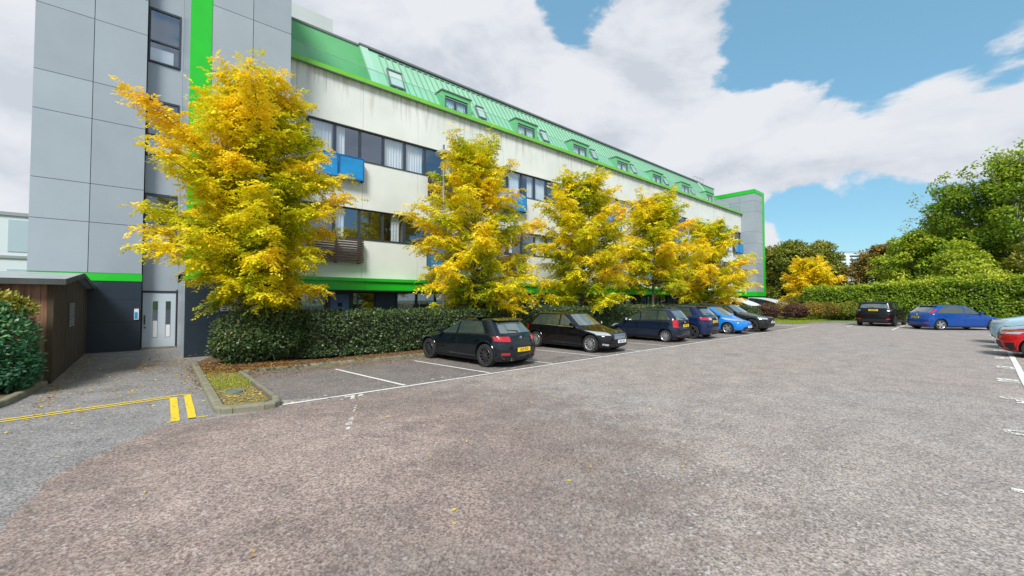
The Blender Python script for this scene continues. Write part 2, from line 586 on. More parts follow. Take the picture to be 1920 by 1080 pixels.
M['car_glass'] = mat('car_glass', (0.030, 0.050, 0.046, 1), 0.02, spec=1.0, coat=1.0)
M['car_glass_light'] = mat('car_glass_pale', (0.085, 0.115, 0.115, 1), 0.02, spec=1.0, coat=1.0)
M['canopy'] = mat('shelter_sheet', (0.70, 0.74, 0.75, 1), 0.25, var=0.12, scale=1.2, coord='World')
M['cover'] = mat('manhole_cover', (0.12, 0.16, 0.13, 1), 0.7, var=0.25, scale=8, coord='World')
M['litter'] = leaf_mat('fallen_leaf', [(0.0, (0.10, 0.045, 0.02, 1)), (0.35, (0.24, 0.10, 0.03, 1)), (0.7, (0.40, 0.24, 0.07, 1)), (1.0, (0.62, 0.50, 0.06, 1))], 0.1, 0.7)
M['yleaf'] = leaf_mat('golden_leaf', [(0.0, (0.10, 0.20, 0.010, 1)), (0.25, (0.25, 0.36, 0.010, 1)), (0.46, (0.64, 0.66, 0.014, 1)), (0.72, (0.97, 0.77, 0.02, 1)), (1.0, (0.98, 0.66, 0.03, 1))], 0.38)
M['hleaf'] = leaf_mat('hedge_leaf', [(0.0, (0.03, 0.055, 0.02, 1)), (0.55, (0.065, 0.115, 0.032, 1)), (0.85, (0.14, 0.18, 0.06, 1)), (1.0, (0.26, 0.16, 0.06, 1))], 0.12, 0.35)
M['bleaf'] = leaf_mat('laurel_leaf', [(0.0, (0.025, 0.09, 0.045, 1)), (0.6, (0.06, 0.20, 0.08, 1)), (1.0, (0.18, 0.34, 0.11, 1))], 0.15, 0.35)
M['gleaf'] = leaf_mat('green_leaf', [(0.0, (0.09, 0.17, 0.012, 1)), (0.5, (0.24, 0.37, 0.022, 1)), (1.0, (0.58, 0.60, 0.05, 1))], 0.35)
M['oleaf'] = leaf_mat('olive_leaf', [(0.0, (0.10, 0.14, 0.018, 1)), (0.5, (0.23, 0.26, 0.03, 1)), (1.0, (0.45, 0.38, 0.06, 1))], 0.3)
M['rleaf'] = leaf_mat('rust_leaf', [(0.0, (0.09, 0.085, 0.018, 1)), (0.5, (0.22, 0.17, 0.025, 1)), (1.0, (0.40, 0.25, 0.04, 1))], 0.3)
M['pleaf'] = leaf_mat('purple_leaf', [(0.0, (0.045, 0.02, 0.02, 1)), (0.5, (0.11, 0.045, 0.035, 1)), (1.0, (0.22, 0.12, 0.06, 1))], 0.25)
M['hcore'] = mat('hedge_branches', (0.02, 0.022, 0.010, 1), 0.95, var=0.4, scale=12, coord='World')


def wear(m, lo, hi, scale=26, big=1.6):
    """let the tarmac show through worn paint"""
    nt = m.node_tree
    nd, lk = nt.nodes, nt.links
    g = N(nd, 'ShaderNodeNewGeometry')
    a = N(nd, 'ShaderNodeTexNoise')
    a.inputs['Scale'].default_value = scale
    a.inputs['Detail'].default_value = 8
    a.inputs['Roughness'].default_value = .75
    b = N(nd, 'ShaderNodeTexNoise')
    b.inputs['Scale'].default_value = big
    for q in (a, b):
        lk.new(g.outputs['Position'], q.inputs['Vector'])
    s = N(nd, 'ShaderNodeMath', operation='MULTIPLY_ADD')
    s.inputs[1].default_value = .5
    lk.new(b.outputs['Fac'], s.inputs[0])
    lk.new(a.outputs['Fac'], s.inputs[2])
    r = N(nd, 'ShaderNodeMapRange')
    r.inputs['From Min'].default_value = lo
    r.inputs['From Max'].default_value = hi
    lk.new(s.outputs[0], r.inputs['Value'])
    t = N(nd, 'ShaderNodeBsdfTransparent')
    x = N(nd, 'ShaderNodeMixShader')
    lk.new(r.outputs[0], x.inputs[0])
    lk.new(nd['Principled BSDF'].outputs[0], x.inputs[1])
    lk.new(t.outputs[0], x.inputs[2])
    lk.new(x.outputs[0], nd['Material Output'].inputs[0])


M['paint_worn'] = M['paint'].copy()
M['paint_worn'].name = 'worn_road_paint'
wear(M['paint'], .86, .94)
wear(M['paint_worn'], .74, .84)
wear(M['yellow_paint'], .88, .96)

# ---------------------------------------------------------------- ground, car park, kerbs, markings
def sheet(name, pts, z, m, kind='structure', parent=None):
    b = MB()
    b.add([(x, y, z) for x, y in pts], [tuple(range(len(pts)))])
    o = b.build(name, m, parent)
    if parent is None:
        o['kind'] = kind
    return o


sheet('ground', [(-900, -900), (900, -900), (900, 900), (-900, 900)], -0.03, M['grass'])
PARK = [(-60, -60), (60, -60), (60, -30), (44.5, -18), (44.5, 6.6), (41.5, 8.6), (37.5, 10.4), (35.5, 12.4), (1.9, 12.4), (1.9, 30), (-60, 30)]
car_park = sheet('car_park_surface', PARK, 0.0, M['asphalt'])
# bays beside the hedge: tarmac coloured darker to paint in the shade of hedge and trees
bay_pts = [(1.9, 12.4), (1.9, 8.9), (2.6, 8.5), (34, 8.5), (35.5, 12.4)]
sheet('parking_bay_surface', bay_pts, 0.003, M['asphalt_bay_shade'])
rr = random.Random(3)
edge = [(0.62, 8.17), (0.18, 8.2), (-0.12, 7.75), (-0.35, 7.35), (-0.52, 7.1), (-0.73, 6.73), (-0.78, 6.3), (-0.83, 5.89), (-0.89, 5.46), (-1.0, 4.6), (-1.3, 3.5), (-2.0, 2.0), (-4, 0), (-8, -3)]
edge2 = []
for a, b_ in zip(edge[:-1], edge[1:]):
    for k in range(6):
        t = k / 6
        edge2.append((a[0] + (b_[0] - a[0]) * t + rr.uniform(-.055, .055), a[1] + (b_[1] - a[1]) * t + rr.uniform(-.055, .055)))
lane = [(0.9, 8.4), (0.95, 9.0), (1.2, 15.2), (1.9, 17.3), (3.9, 17.3), (0.95, 24), (-25, 24), (-25, -3)] + edge2[::-1]
sheet('access_path', lane, 0.004, M['asphalt_dark'])
# reddish patch of surfacing in front of the path
rp_ = [(-0.2, 0.2), (7.5, 0.2), (7.5, 8.36), (1.9, 8.30), (0.9, 8.22), (0.62, 8.17)] + [(x + .01, y) for x, y in edge2[:-24]]
M['brown_fade'] = M['asphalt_brown'].copy()
M['brown_fade'].name = 'asphalt_brown_worn'
_nt = M['brown_fade'].node_tree
_g = N(_nt.nodes, 'ShaderNodeNewGeometry')
_vm = N(_nt.nodes, 'ShaderNodeVectorMath', operation='MULTIPLY_ADD')
_vm.inputs[1].default_value = (0.19, 0.20, 0)
_vm.inputs[2].default_value = (-0.26, -1.12, 0)
_nt.links.new(_g.outputs['Position'], _vm.inputs[0])
_ln = N(_nt.nodes, 'ShaderNodeVectorMath', operation='LENGTH')
_nt.links.new(_vm.outputs[0], _ln.inputs[0])
_nz = N(_nt.nodes, 'ShaderNodeTexNoise')
_nz.inputs['Scale'].default_value = 1.1
_nz.inputs['Detail'].default_value = 9
_nz.inputs['Roughness'].default_value = 0.75
_nt.links.new(_g.outputs['Position'], _nz.inputs['Vector'])
_ma = N(_nt.nodes, 'ShaderNodeMath', operation='MULTIPLY_ADD')
_ma.inputs[1].default_value = 1.5
_nt.links.new(_nz.outputs['Fac'], _ma.inputs[0])
_nt.links.new(_ln.outputs['Value'], _ma.inputs[2])
_mr = N(_nt.nodes, 'ShaderNodeMapRange')
for _k, _v in (('From Min', 1.0), ('From Max', 1.75), ('To Min', 0), ('To Max', 1)):
    _mr.inputs[_k].default_value = _v
_nt.links.new(_ma.outputs[0], _mr.inputs['Value'])
_tp = N(_nt.nodes, 'ShaderNodeBsdfTransparent')
_mx = N(_nt.nodes, 'ShaderNodeMixShader')
_nt.links.new(_mr.outputs[0], _mx.inputs[0])
_nt.links.new(_nt.nodes['Principled BSDF'].outputs[0], _mx.inputs[1])
_nt.links.new(_tp.outputs[0], _mx.inputs[2])
_nt.links.new(_mx.outputs[0], _nt.nodes['Material Output'].inputs[0])
sheet('worn_brown_patch', rp_, 0.008, M['brown_fade'])

# planting bed between the bays and the building
BED = [(1.12, 15.2), (1.0, 9.0), (1.05, 8.45), (1.6, 8.38), (1.75, 8.65), (1.74, 12.55), (35.6, 12.55), (37.6, 10.55), (41.6, 8.75), (44.65, 6.7), (44.65, -20), (80, -20), (80, 17.2), (51.9, 17.2), (51.9, 19.5), (3.96, 19.5), (3.96, 17.3), (1.9, 17.3)]
sheet('planting_bed', BED, 0.085, M['soil'])
sheet('island_soil', [(1.04, 8.5), (1.55, 8.42), (1.7, 8.7), (1.7, 12.4), (1.1, 13.2)], 0.09, M['moss_soil'])
sheet('grass_verge', [(34.5, 13.2), (36.2, 12.2), (38.0, 10.75), (41.8, 8.9), (44.8, 6.9), (46.2, 6.5), (46.2, 13), (52, 17), (35, 17)], 0.10, M['grass'])
sheet('grass_strip', [(44.75, 6.8), (44.75, -19), (46.2, -19), (46.2, 6.5)], 0.104, M['grass'])


# kerbs, one stone at a time
kerb_meshes = {}


def kerb_run(pts, w=0.13, h=0.115, step=0.915, z=0.0, side=1):
    P = [Vector((x, y, 0)) for x, y in pts]
    for a, b_ in zip(P[:-1], P[1:]):
        L = (b_ - a).length
        n = max(1, round(L / step))
        l = L / n
        key = (round(l, 2), w, h)
        if key not in kerb_meshes:
            m = MB()
            prof = [(0, -0.08), (w, -0.08), (w, h), (0.035, h), (0.012, h - 0.012), (0, h - 0.035)]
            m.prism(prof, 0.004, l - 0.004, 'x')
            kerb_meshes[key] = m.mesh('kerbstone', M['kerb'])
        d = (b_ - a).normalized()
        ang = math.atan2(d.y, d.x)
        for k in range(n):
            p = a + d * l * k
            if (p.x ** 2 + p.y ** 2) > 62 ** 2:
                continue
            o = link('kerbstone', kerb_meshes[key], kerb, (p.x, p.y, z + random.uniform(-.003, .003)), (0, 0, ang))


kerb = bpy.data.objects.new('kerb', None)
COL.objects.link(kerb)
kerb['kind'] = 'structure'
kerb_run([(1.86, 12.42), (35.6, 12.42)])                                    # behind the bays
kerb_run([(35.6, 12.42), (37.6, 10.42), (41.6, 8.6), (44.5, 6.6)])
kerb_run([(44.5, 6.6), (44.5, -18.6)])
kerb_run([(0.98, 15.2), (0.88, 8.95)][::1])                                  # island, left flank
kerb_run([(0.88, 8.95), (0.87, 8.62), (0.95, 8.42), (1.1, 8.32), (1.55, 8.24), (1.72, 8.27), (1.83, 8.40), (1.88, 8.62)], step=0.4)
kerb_run([(1.88, 8.62), (1.86, 12.4)], w=0.11)
kerb_run([(-1.62, 13.75), (-1.70, 13.1), (-1.76, 12.4), (-1.84, 11.7), (-2.0, 11.1), (-2.3, 10.5), (-2.8, 10.0)][::-1], w=0.12, side=-1)
bed_l = sheet('shrub_bed', [(-1.66, 13.8), (-1.76, 13.1), (-1.82, 12.4), (-1.92, 11.7), (-2.1, 11.1), (-2.4, 10.6), (-2.9, 10.1), (-12, 10.1), (-12, 13.8)], 0.075, M['soil'])

# painted markings
mark = bpy.data.objects.new('road_markings', None)
COL.objects.link(mark)
mark['kind'] = 'structure'
ZM = 0.012


def stripe(x0, y0, x1, y1, w, m='paint', name='line', wob=0.0):
    a, b_ = Vector((x0, y0)), Vector((x1, y1))
    d = (b_ - a).normalized()
    n = Vector((-d.y, d.x)) * w / 2
    q = max(1, int((b_ - a).length / 0.35))
    L, Rr = [], []
    for i in range(q + 1):
        p = a + (b_ - a) * i / q
        L.append(p + n * (1 + random.uniform(-wob, wob)))
        Rr.append(p - n * (1 + random.uniform(-wob, wob)))
    b = MB()
    b.add([(p.x, p.y, ZM) for p in L + Rr], [(i, q + 1 + i, q + 2 + i, i + 1) for i in range(q)])
    return b.build(name, M[m], mark)


stripe(1.87, 8.40, 36.0, 8.52, 0.085, wob=.1)
BX = [4.33 + 2.37 * k for k in range(13)]
for i, x in enumerate(BX):
    stripe(x - 0.01, 8.52, x - 0.44, 11.75, 0.08, wob=.08)
stripe(35.0, 3.96, 33.35, -0.1, 0.10)
stripe(35.0, 3.96, 42.4, 4.05, 0.10)
stripe(36.8, 6.5, 43.5, 6.6, 0.10)
stripe(35.0, 3.96, 36.8, 6.5, 0.08)
stripe(33.35, -0.1, 41.5, -0.4, 0.10)
stripe(33.0, -0.45, 5.0, -0.60, 0.12, wob=.08)
for k in range(11):
    x = 30.8 - 2.83 * k
    stripe(x, -0.62, x, -5.2, 0.10)
# yellow double lines
stripe(-6.0, 9.62, 0.60, 10.62, 0.075, 'yellow_paint', 'yellow_line', .06)
stripe(-6.0, 9.46, 0.36, 10.42, 0.075, 'yellow_paint', 'yellow_line', .06)
stripe(0.415, 10.42, 0.365, 8.36, 0.11, 'yellow_paint', 'yellow_line', .06)
stripe(0.635, 10.55, 0.575, 8.37, 0.11, 'yellow_paint', 'yellow_line', .06)
stripe(0.52, 8.40, 0.78, 8.40, 0.05, 'yellow_paint', 'yellow_line')
stripe(0.26, 8.36, 0.36, 8.36, 0.05, 'yellow_paint', 'yellow_line')
# worn diagonal stroke in front of bay 76
for k in range(15):
    t = k / 14 + random.uniform(-.02, .02)
    x, y = 2.83 + (2.06 - 2.83) * t, 7.45 + (5.83 - 7.45) * t
    s = 0.035 + 0.05 * math.exp(-((t - .55) / .2) ** 2) * random.uniform(.7, 1.2)
    if random.random() < .15:
        continue
    pts = [(x + s * random.uniform(.5, 1) * math.cos(a) * 0.8, y + s * random.uniform(.5, 1) * math.sin(a) * 0.9, ZM) for a in [i * PI / 4 for i in range(8)]]
    MB().add(pts, [tuple(range(8))]).build('paint_fragment', M['paint_worn'], mark)
for k in range(60):
    x = random.choice(BX[:9]) - random.uniform(.3, 2.0)
    y = 8.52 + random.choice([random.uniform(-.42, -.12), random.uniform(.1, .3)])
    s = random.uniform(.02, .055)
    pts = [(x + s * random.uniform(.4, 1.6) * math.cos(a), y + s * random.uniform(.3, 1) * math.sin(a), ZM) for a in [i * PI / 3 for i in range(6)]]
    MB().add(pts, [tuple(range(6))]).build('paint_fragment', M['paint_worn'], mark)


def road_text(s, x, y, size, rz):
    Mx = Matrix.Translation((x, y, ZM)) @ Matrix.Rotation(rz, 4, 'Z') @ Matrix.Diagonal((1.5 if rz else 1.0, 1.0, 1, 1))
    return text_mesh(s, size, M['paint_worn'], name='bay_number', parent=mark, M=Mx, bold=0.014)


road_text('76', 3.12, 8.12, 0.42, 0)
for k, s in enumerate(['91', '90', '89', '88', '87', '86', '85', '84', '83', '82']):
    road_text(s, 6.7 + 2.83 * k, -0.27, 0.46, PI)

tag(link('manhole_cover', (lambda b: b.mesh('manhole_cover', M['cover'], True))(MB().lathe([(0.001, 0.03), (0.13, 0.03), (0.14, 0.028), (0.145, 0.036), (0.165, 0.036), (0.17, 0.02), (0.17, -0.02)], 24, 'z')), None, (1.33, 9.75, 0.09)),
    'round greenish manhole cover sunk in the bare soil of the kerbed island', 'manhole cover')

# ---------------------------------------------------------------- the apartment building
B = thing('apartment_building', 'long white four-storey apartment building with green mansard roof and grey clad stair towers', 'building', (28, 18.7, 0))
BO = Vector((28, 18.7, 0))


def bb(name, m, *boxes, parent=B):
    b = MB()
    for bx in boxes:
        b.box(*bx)
    me = b.mesh(name, m)
    off = BO
    me.transform(Matrix.Translation(-off))
    return link(name, me, parent)


# --- structure hidden behind the skin
bb('core', M['room'], (4.0, 51.8, 21.3, 27.5, 0, 11.9), (4.0, 51.8, 19.3, 21.3, 2.75, 3.0), (4.0, 51.8, 18.95, 21.3, 6.1, 6.4), (4.0, 51.8, 18.95, 21.3, 9.85, 11.95),
   (4.0, 51.8, 18.95, 21.3, 4.2, 4.5), (4.0, 51.8, 18.95, 21.3, 7.9, 8.15))
bb('flat_roof', M['coping'], (4.0, 50.4, 21.3, 29.5, 14.75, 15.0), (4.0, 50.4, 21.25, 29.5, 12.0, 14.75))
bb('terrace', M['coping'], (3.96, 51.9, 18.72, 21.2, 11.9, 12.0))
# room partitions every four windows
part_b = MB()
for k in range(11):
    x = 4.98 + 1.117 * 4 * k - 0.05
    part_b.box(x, x + .1, 18.98, 21.3, 3.0, 9.85)
me = part_b.mesh('room_partition', M['room'])
me.transform(Matrix.Translation(-BO))
tag(link('room_partition', me, B), kind='stuff')

# --- white render panels
jx = [3.965, 4.5] + [4.5 + 2.8 * k for k in range(1, 17)] + [51.88]
for z0, z1 in ((2.86, 4.66), (6.04, 8.25), (9.70, 11.83)):
    for a, b_ in zip(jx[:-1], jx[1:]):
        bb('wall_panel', M['wall'], (a + .006, b_ - .006, 18.70, 18.90, z0, z1))
bb('joint_backing', M['clad_dk'], (3.97, 51.87, 18.905, 18.945, 2.86, 4.62), (3.97, 51.87, 18.905, 18.945, 6.08, 8.2), (3.97, 51.87, 18.905, 18.945, 9.74, 11.8))

# --- ribbon windows: frame > pane, curtain
WS = 1.117


def window_mesh(w, h):
    t = 0.055
    b = MB()
    b.box(0, w, 0, .09, 0, t).box(0, w, 0, .09, h - t, h)
    b.box(0, t, 0, .09, t, h - t).box(w - t, w, 0, .09, t, h - t)
    b.box(0.24 * w, 0.76 * w, -.012, 0.0, h - .045, h - .015, 0)
    return b.mesh('window', M['frame'])


def pane_mesh(w, h, z0=0.055):
    b = MB()
    b.add([(0.055, .045, z0), (w - .055, .045, z0), (w - .055, .045, h - .055), (0.055, .045, h - .055)], [(0, 1, 2, 3)])
    return b.mesh('pane', M['glass'])


def curtain_mesh(x0, x1, h, seed, m='curtain'):
    r = random.Random(seed)
    b = MB()
    n = max(6, int((x1 - x0) * 34))
    vs = []
    for i in range(n + 1):
        x = x0 + (x1 - x0) * i / n
        y = .20 + .028 * math.sin(i * 1.35 + r.random() * .8)
        vs += [(x, y, .03), (x, y, h - .03)]
    b.add(vs, [(2 * i, 2 * i + 2, 2 * i + 3, 2 * i + 1) for i in range(n)])
    return b.mesh('curtain', M[m], True)


HW1, HW2 = 6.04 - 4.66, 9.70 - 8.25
wm = {h: window_mesh(WS, h) for h in (HW1, HW2)}
pm = {h: pane_mesh(WS, h) for h in (HW1, HW2)}
cur = {}
for h in (HW1, HW2):
    cur[h] = [curtain_mesh(.06, WS - .06, h, 1), curtain_mesh(.06, .5, h, 2), curtain_mesh(.62, WS - .06, h, 3), curtain_mesh(.5, .95, h, 4)]
patt2 = [0, 1, -1, 0, 0, -1, 1, -1, 0, -1, 0, 2, 0, -1]
patt1 = [-1, 1, -1, 3, -1, -1, 2, 0, -1, 0, 1, -1, 0, 0]
for row, (z, h) in enumerate(((4.66, HW1), (8.25, HW2))):
    for k in range(-1, 42):
        x = 4.98 + WS * k
        w = WS
        if k == -1:
            x, w = 3.97, 1.005
        o = link('window', wm[h] if w == WS else window_mesh(w, h), B, (x - 28, 18.80 - 18.7, z))
        link('pane', pm[h] if w == WS else pane_mesh(w, h), o)
        c = (patt2 if row else patt1)[(k + (0 if k < 14 else k // 14 * 3)) % 14]
        if c >= 0 and w == WS:
            link('curtain', cur[h][c], o)
bb('window_sill', M['frame'], (3.97, 51.87, 18.67, 18.84, 4.63, 4.66), (3.97, 51.87, 18.67, 18.84, 8.22, 8.25))

# --- balcony fronts
def blue_balcony(k, z0):
    x = 4.98 + WS * k
    o = bb('blue_balcony_front', M['frame'], (x + .05, x + .09, 18.42, 18.70, z0 + .06, z0 + .98), (x + 1.10, x + 1.14, 18.42, 18.70, z0 - .02, z0 + .98), (x + 2.24, x + 2.28, 18.42, 18.70, z0 - .02, z0 + .98))
    for a in (0.02, 1.15):
        b = MB()
        b.box(x + a - 28, x + a + 1.11 - 28, 18.372 - 18.7, 18.40 - 18.7, z0, z0 + 1.02)
        p = b.build('glass_panel', M['bluesolid'], o)
        f = MB()
        X0, X1 = x + a - 28, x + a + 1.11 - 28
        for q in ((X0, X1, z0, z0 + .05), (X0, X1, z0 + .97, z0 + 1.02), (X0, X0 + .05, z0 + .05, z0 + .97), (X1 - .05, X1, z0 + .05, z0 + .97)):
            f.box(q[0], q[1], -.345, -.33, q[2], q[3])
        f.build('panel_frame', M['blueframe'], o)


def timber_balcony(k, z0):
    x = 4.98 + WS * k
    o = link('timber_balcony_front', None, B)
    for q in (.1, 1.1, 2.1):
        bb('bracket', M['frame'], (x + q, x + q + .06, 18.45, 18.70, z0 - .03, z0 + 1.0), parent=o)
    for s in range(10):
        jit = random.uniform(-.02, .02)
        bb('slat', M['timber'], (x - .02 + jit, x + 2.3 + jit, 18.40, 18.44, z0 + .105 * s, z0 + .105 * s + .078), parent=o)
        bb('slat', M['timber'], (x + 2.25, x + 2.29, 18.445, 18.69, z0 + .105 * s + .01, z0 + .105 * s + .07), parent=o)


for k, t in ((0, 'b'), (5, 't'), (9, 'b'), (14, 't'), (18, 'b'), (23, 't'), (27, 'b'), (32, 't'), (36, 'b'), (39.6, 'b')):
    (blue_balcony if t == 'b' else timber_balcony)(k, 7.22)
for k, t in ((0, 't'), (5, 'b'), (9, 't'), (14, 'b'), (18, 't'), (23, 'b'), (27, 't'), (32, 'b'), (36, 't'), (39.6, 't')):
    (blue_balcony if t == 'b' else timber_balcony)(k, 3.55)

# --- green bands
for a, b_ in zip(jx[:-1], jx[1:]):
    bb('green_band', M['green'], (a + .005, b_ - .005, 18.30, 18.69, 2.33, 2.72), (a + .005, b_ - .005, 18.22, 18.69, 2.72, 2.86))
    bb('lime_fascia', M['lime'], (a + .005, b_ - .005, 18.52, 18.80, 11.835, 12.02))
bb('canopy_soffit', M['clad_dk'], (3.97, 51.88, 18.32, 19.55, 2.27, 2.33), (3.97, 51.88, 18.69, 21.3, 2.6, 2.72))
bb('terrace_trim', M['coping'], (3.965, 51.9, 18.50, 18.56, 11.80, 11.834))

# --- ground floor: doors, windows and panels between dark posts
doors = {1, 7, 13, 20, 24, 30, 37}
panels = {3, 9, 15, 18, 23, 28, 33, 39}
gm, gp = window_mesh(WS, 2.24), pane_mesh(WS, 2.24)
gcur = [curtain_mesh(.06, WS - .06, 2.24, 9), curtain_mesh(.06, .6, 2.24, 10)]
for k in range(-1, 42):
    x = 4.98 + WS * k
    if k == -1:
        bb('ground_floor_panel', M['bluepanel'], (3.97, 4.97, 19.60, 19.66, 0.05, 2.27))
        continue
    if k in doors:
        o = bb('door_frame', M['frame'], (x, x + .13, 19.55, 19.66, .03, 2.27), (x + WS - .13, x + WS, 19.55, 19.66, .03, 2.27), (x + .13, x + WS - .13, 19.55, 19.66, 2.15, 2.27))
        bb('door', M['bluedoor'], (x + .135, x + WS - .135, 19.59, 19.64, .05, 2.145), parent=o)
        bb('door_light', M['clad_dk'], *[(x + .47, x + .66, 19.575, 19.589, q, q + .17) for q in (1.05, 1.32, 1.59)], parent=o)
    elif k in panels:
        bb('ground_floor_panel', M['bluepanel'], (x + .05, x + WS - .05, 19.60, 19.66, .05, 2.27))
        bb('post', M['frame'], (x, x + .05, 19.56, 19.67, .03, 2.27), (x + WS - .05, x + WS, 19.56, 19.67, .03, 2.27))
    else:
        o = link('window', gm, B, (x - 28, .9, .03))
        link('pane', gp, o)
        if k % 3 != 2:
            link('curtain', gcur[k % 2], o)
bb('ground_floor_plinth', M['clad_dk'], (3.97, 51.88, 19.58, 19.70, 0, .03))

# --- glass balustrade
balm = MB().add([(0, 0, 0), (1.111, 0, 0), (1.111, 0, .56), (0, 0, .56)], [(0, 1, 2, 3)]).mesh('balustrade_panel', M['balglass'])
for k in range(42):
    x0 = 4.24 + 1.135 * k
    if x0 + 1.13 > 51.8:
        break
    p = link('balustrade_panel', balm, B, (x0 + .012 - 28, 18.606 - 18.7, 12.02))
bb('balustrade_rail', M['mint_trim'], (4.0, 51.8, 18.592, 18.62, 12.581, 12.60))

# --- mansard roof
X0, X1 = 7.98, 46.2
Y0, Z0, Y1, Z1 = 19.3, 12.3, 21.04, 15.0
sl = math.atan2(Z1 - Z0, Y1 - Y0)
slen = math.hypot(Z1 - Z0, Y1 - Y0)
roof = bb('mansard_roof', M['mint'])
rme = MB()
rme.prism([(Y0, Z0), (Y1, Z1 - .02), (Y1 + .3, Z1 - .02), (Y1 + .3, 12.0), (Y0, 12.0)], X0, X1, 'x')
me = rme.mesh('mansard_roof', M['mint'])
me.transform(Matrix.Translation(-BO))
roof.data = me
sm = MB().box(-.02, .02, -.05, 0.0, 0.02, slen - .30).mesh('seam', M['seam'])
n_seam = 100
for i in range(1, n_seam):
    x = X0 + .55 + (X1 - X0 - .7) * i / n_seam
    link('seam', sm, roof, (x - 28, Y0 - 18.7, Z0), (-(PI / 2 - sl), 0, 0))
vm_ = MB().box(0.02, .33, -.02, -.004, slen - .27, slen - .21).mesh('vent_slot', M['clad_dk'])
for i in range(1, n_seam):
    x = X0 + .55 + (X1 - X0 - .7) * i / n_seam
    link('vent_slot', vm_, roof, (x - 28, Y0 - 18.7, Z0), (-(PI / 2 - sl), 0, 0))
tr = MB().box(0, .42, -.06, -.002, 0, slen - .05).mesh('roof_edge_trim', M['mint_trim'])
link('roof_edge_trim', tr, roof, (X0 - .02 - 28, Y0 - 18.7, Z0), (-(PI / 2 - sl), 0, 0))
link('roof_edge_trim', tr, roof, (X1 - .40 - 28, Y0 - 18.7, Z0), (-(PI / 2 - sl), 0, 0))
bb('roof_coping', M['coping'], (X0 - .05, X1 + .05, 20.92, 21.5, 15.0, 15.10), (3.97, X0 - .06, 21.08, 21.5, 15.0, 15.10), (X1 + .06, 50.5, 21.08, 21.5, 15.0, 15.10))
bb('recessed_roof_wall', M['greenwall'], (3.97, X0, 21.12, 21.24, 12.0, 15.0))
bb('recessed_roof_wall', M['greenwall'], (X1, 50.4, 21.12, 21.24, 12.0, 15.0))
for a_, b_ in ((X0 - .03, X0 - .002), (X1 + .002, X1 + .03)):
    me = MB().prism([(Y0, Z0), (Y1, Z1), (21.12, Z1), (21.12, 12.0), (Y0, 12.0)], a_, b_, 'x').mesh('gable_cheek', M['greenwall'])
    me.transform(Matrix.Translation(-BO))
    link('gable_cheek', me, B)
# dormers
yb = Y0 + (13.3 - Z0) * (Y1 - Y0) / (Z1 - Z0)
dm = MB()
dm.box(0, .20, 0, yb - 19.26 + .1, 0, 1.28).box(1.72, 1.92, 0, yb - 19.26 + .1, 0, 1.28).box(.20, 1.72, 0, yb - 19.26 + .1, 1.06, 1.28).box(.2, 1.72, .5, .55, 0, 1.06)
dmesh = dm.mesh('dormer', M['greenwall'])
dtop = MB().box(-.05, 1.97, -.06, yb - 19.26 + .25, 1.28, 1.33).mesh('dormer_roof', M['coping'])
dfr = MB()
dfr.box(.2, 1.72, .06, .12, .94, 1.06).box(.2, .27, .06, .12, 0, .94).box(1.65, 1.72, .06, .12, 0, .94).box(.86, .98, .06, .12, 0, .94)
dfm = dfr.mesh('dormer_window', M['frame'])
dpane = MB().add([(.27, .09, 0), (1.65, .09, 0), (1.65, .09, .94), (.27, .09, .94)], [(0, 1, 2, 3)]).mesh('pane', M['glass'])
dcur = curtain_mesh(.28, 1.62, .92, 5)
skf = MB()
skf.box(0, .82, -.10, 0, 0, .06).box(0, .82, -.10, 0, 1.09, 1.15).box(0, .06, -.10, 0, .06, 1.09).box(.76, .82, -.10, 0, .06, 1.09).box(-.02, .84, -.13, -.10, 1.09, 1.17)
skm = skf.mesh('skylight', M['coping'])
skp = MB().add([(.06, -.07, .06), (.76, -.07, .06), (.76, -.07, 1.09), (.06, -.07, 1.09)], [(0, 1, 2, 3)]).mesh('pane', mat('skylight_pane', (0.46, 0.60, 0.56, 1), 0.08, metal=0.2, coat=1.0))  # opaque pale mint, the reflection in the glass put into the colour
for k in range(7):
    x = 11.82 + 5.36 * k
    d = link('dormer', dmesh, B, (x - 28, 19.26 - 18.7, 12.02))
    link('dormer_roof', dtop, d)
    link('dormer_window', dfm, d)
    link('pane', dpane, d)
    link('curtain', dcur, d)
for k in range(7):
    x = 8.95 + 5.40 * k + (.1 if k else 0)
    t = (12.62 - Z0) / math.sin(sl)
    s = link('skylight', skm, B, (x - 28, Y0 + t * math.cos(sl) - 18.7 - .02, Z0 + t * math.sin(sl)), (-(PI / 2 - sl) + R(7), 0, 0))
    s.scale = (.72, 1, .78) if k else (1, 1, 1)
    link('pane', skp, s)
bb('penthouse', M['penthouse'], (1.0, 7.9, 25.0, 31.0, 15.0, 18.35))
bb('plant_box', M['coping'], (51.9, 54.0, 22.5, 24.5, 14.5, 15.1))
rl = MB()
for x in (47.2, 48.0, 48.8, 49.6):
    rl.tube([(x, 22.0, 15.0), (x, 22.0, 16.2)], .02)
rl.tube([(47.2, 22, 16.2), (49.6, 22, 16.2)], .02).tube([(47.2, 22, 15.7), (49.6, 22, 15.7)], .02)
me = rl.mesh('roof_railing', M['metal'])
me.transform(Matrix.Translation(-BO))
link('roof_railing', me, B)

# --- stair towers
LV = [2.865, 4.67, 6.05, 8.39, 9.73, 12.03, 13.38, 15.7, 17.0]


def clad_front(x0, x1, y, zs, m='clad', th=.03, g=.009, name='cladding_panel'):
    for a, b_ in zip(zs[:-1], zs[1:]):
        mm = random.choice(['clad', 'clad', 'clad1', 'clad2']) if m == 'clad' else m
        bb(name, M[mm], (x0 + g, x1 - g, y, y + th, a + g, b_ - g))


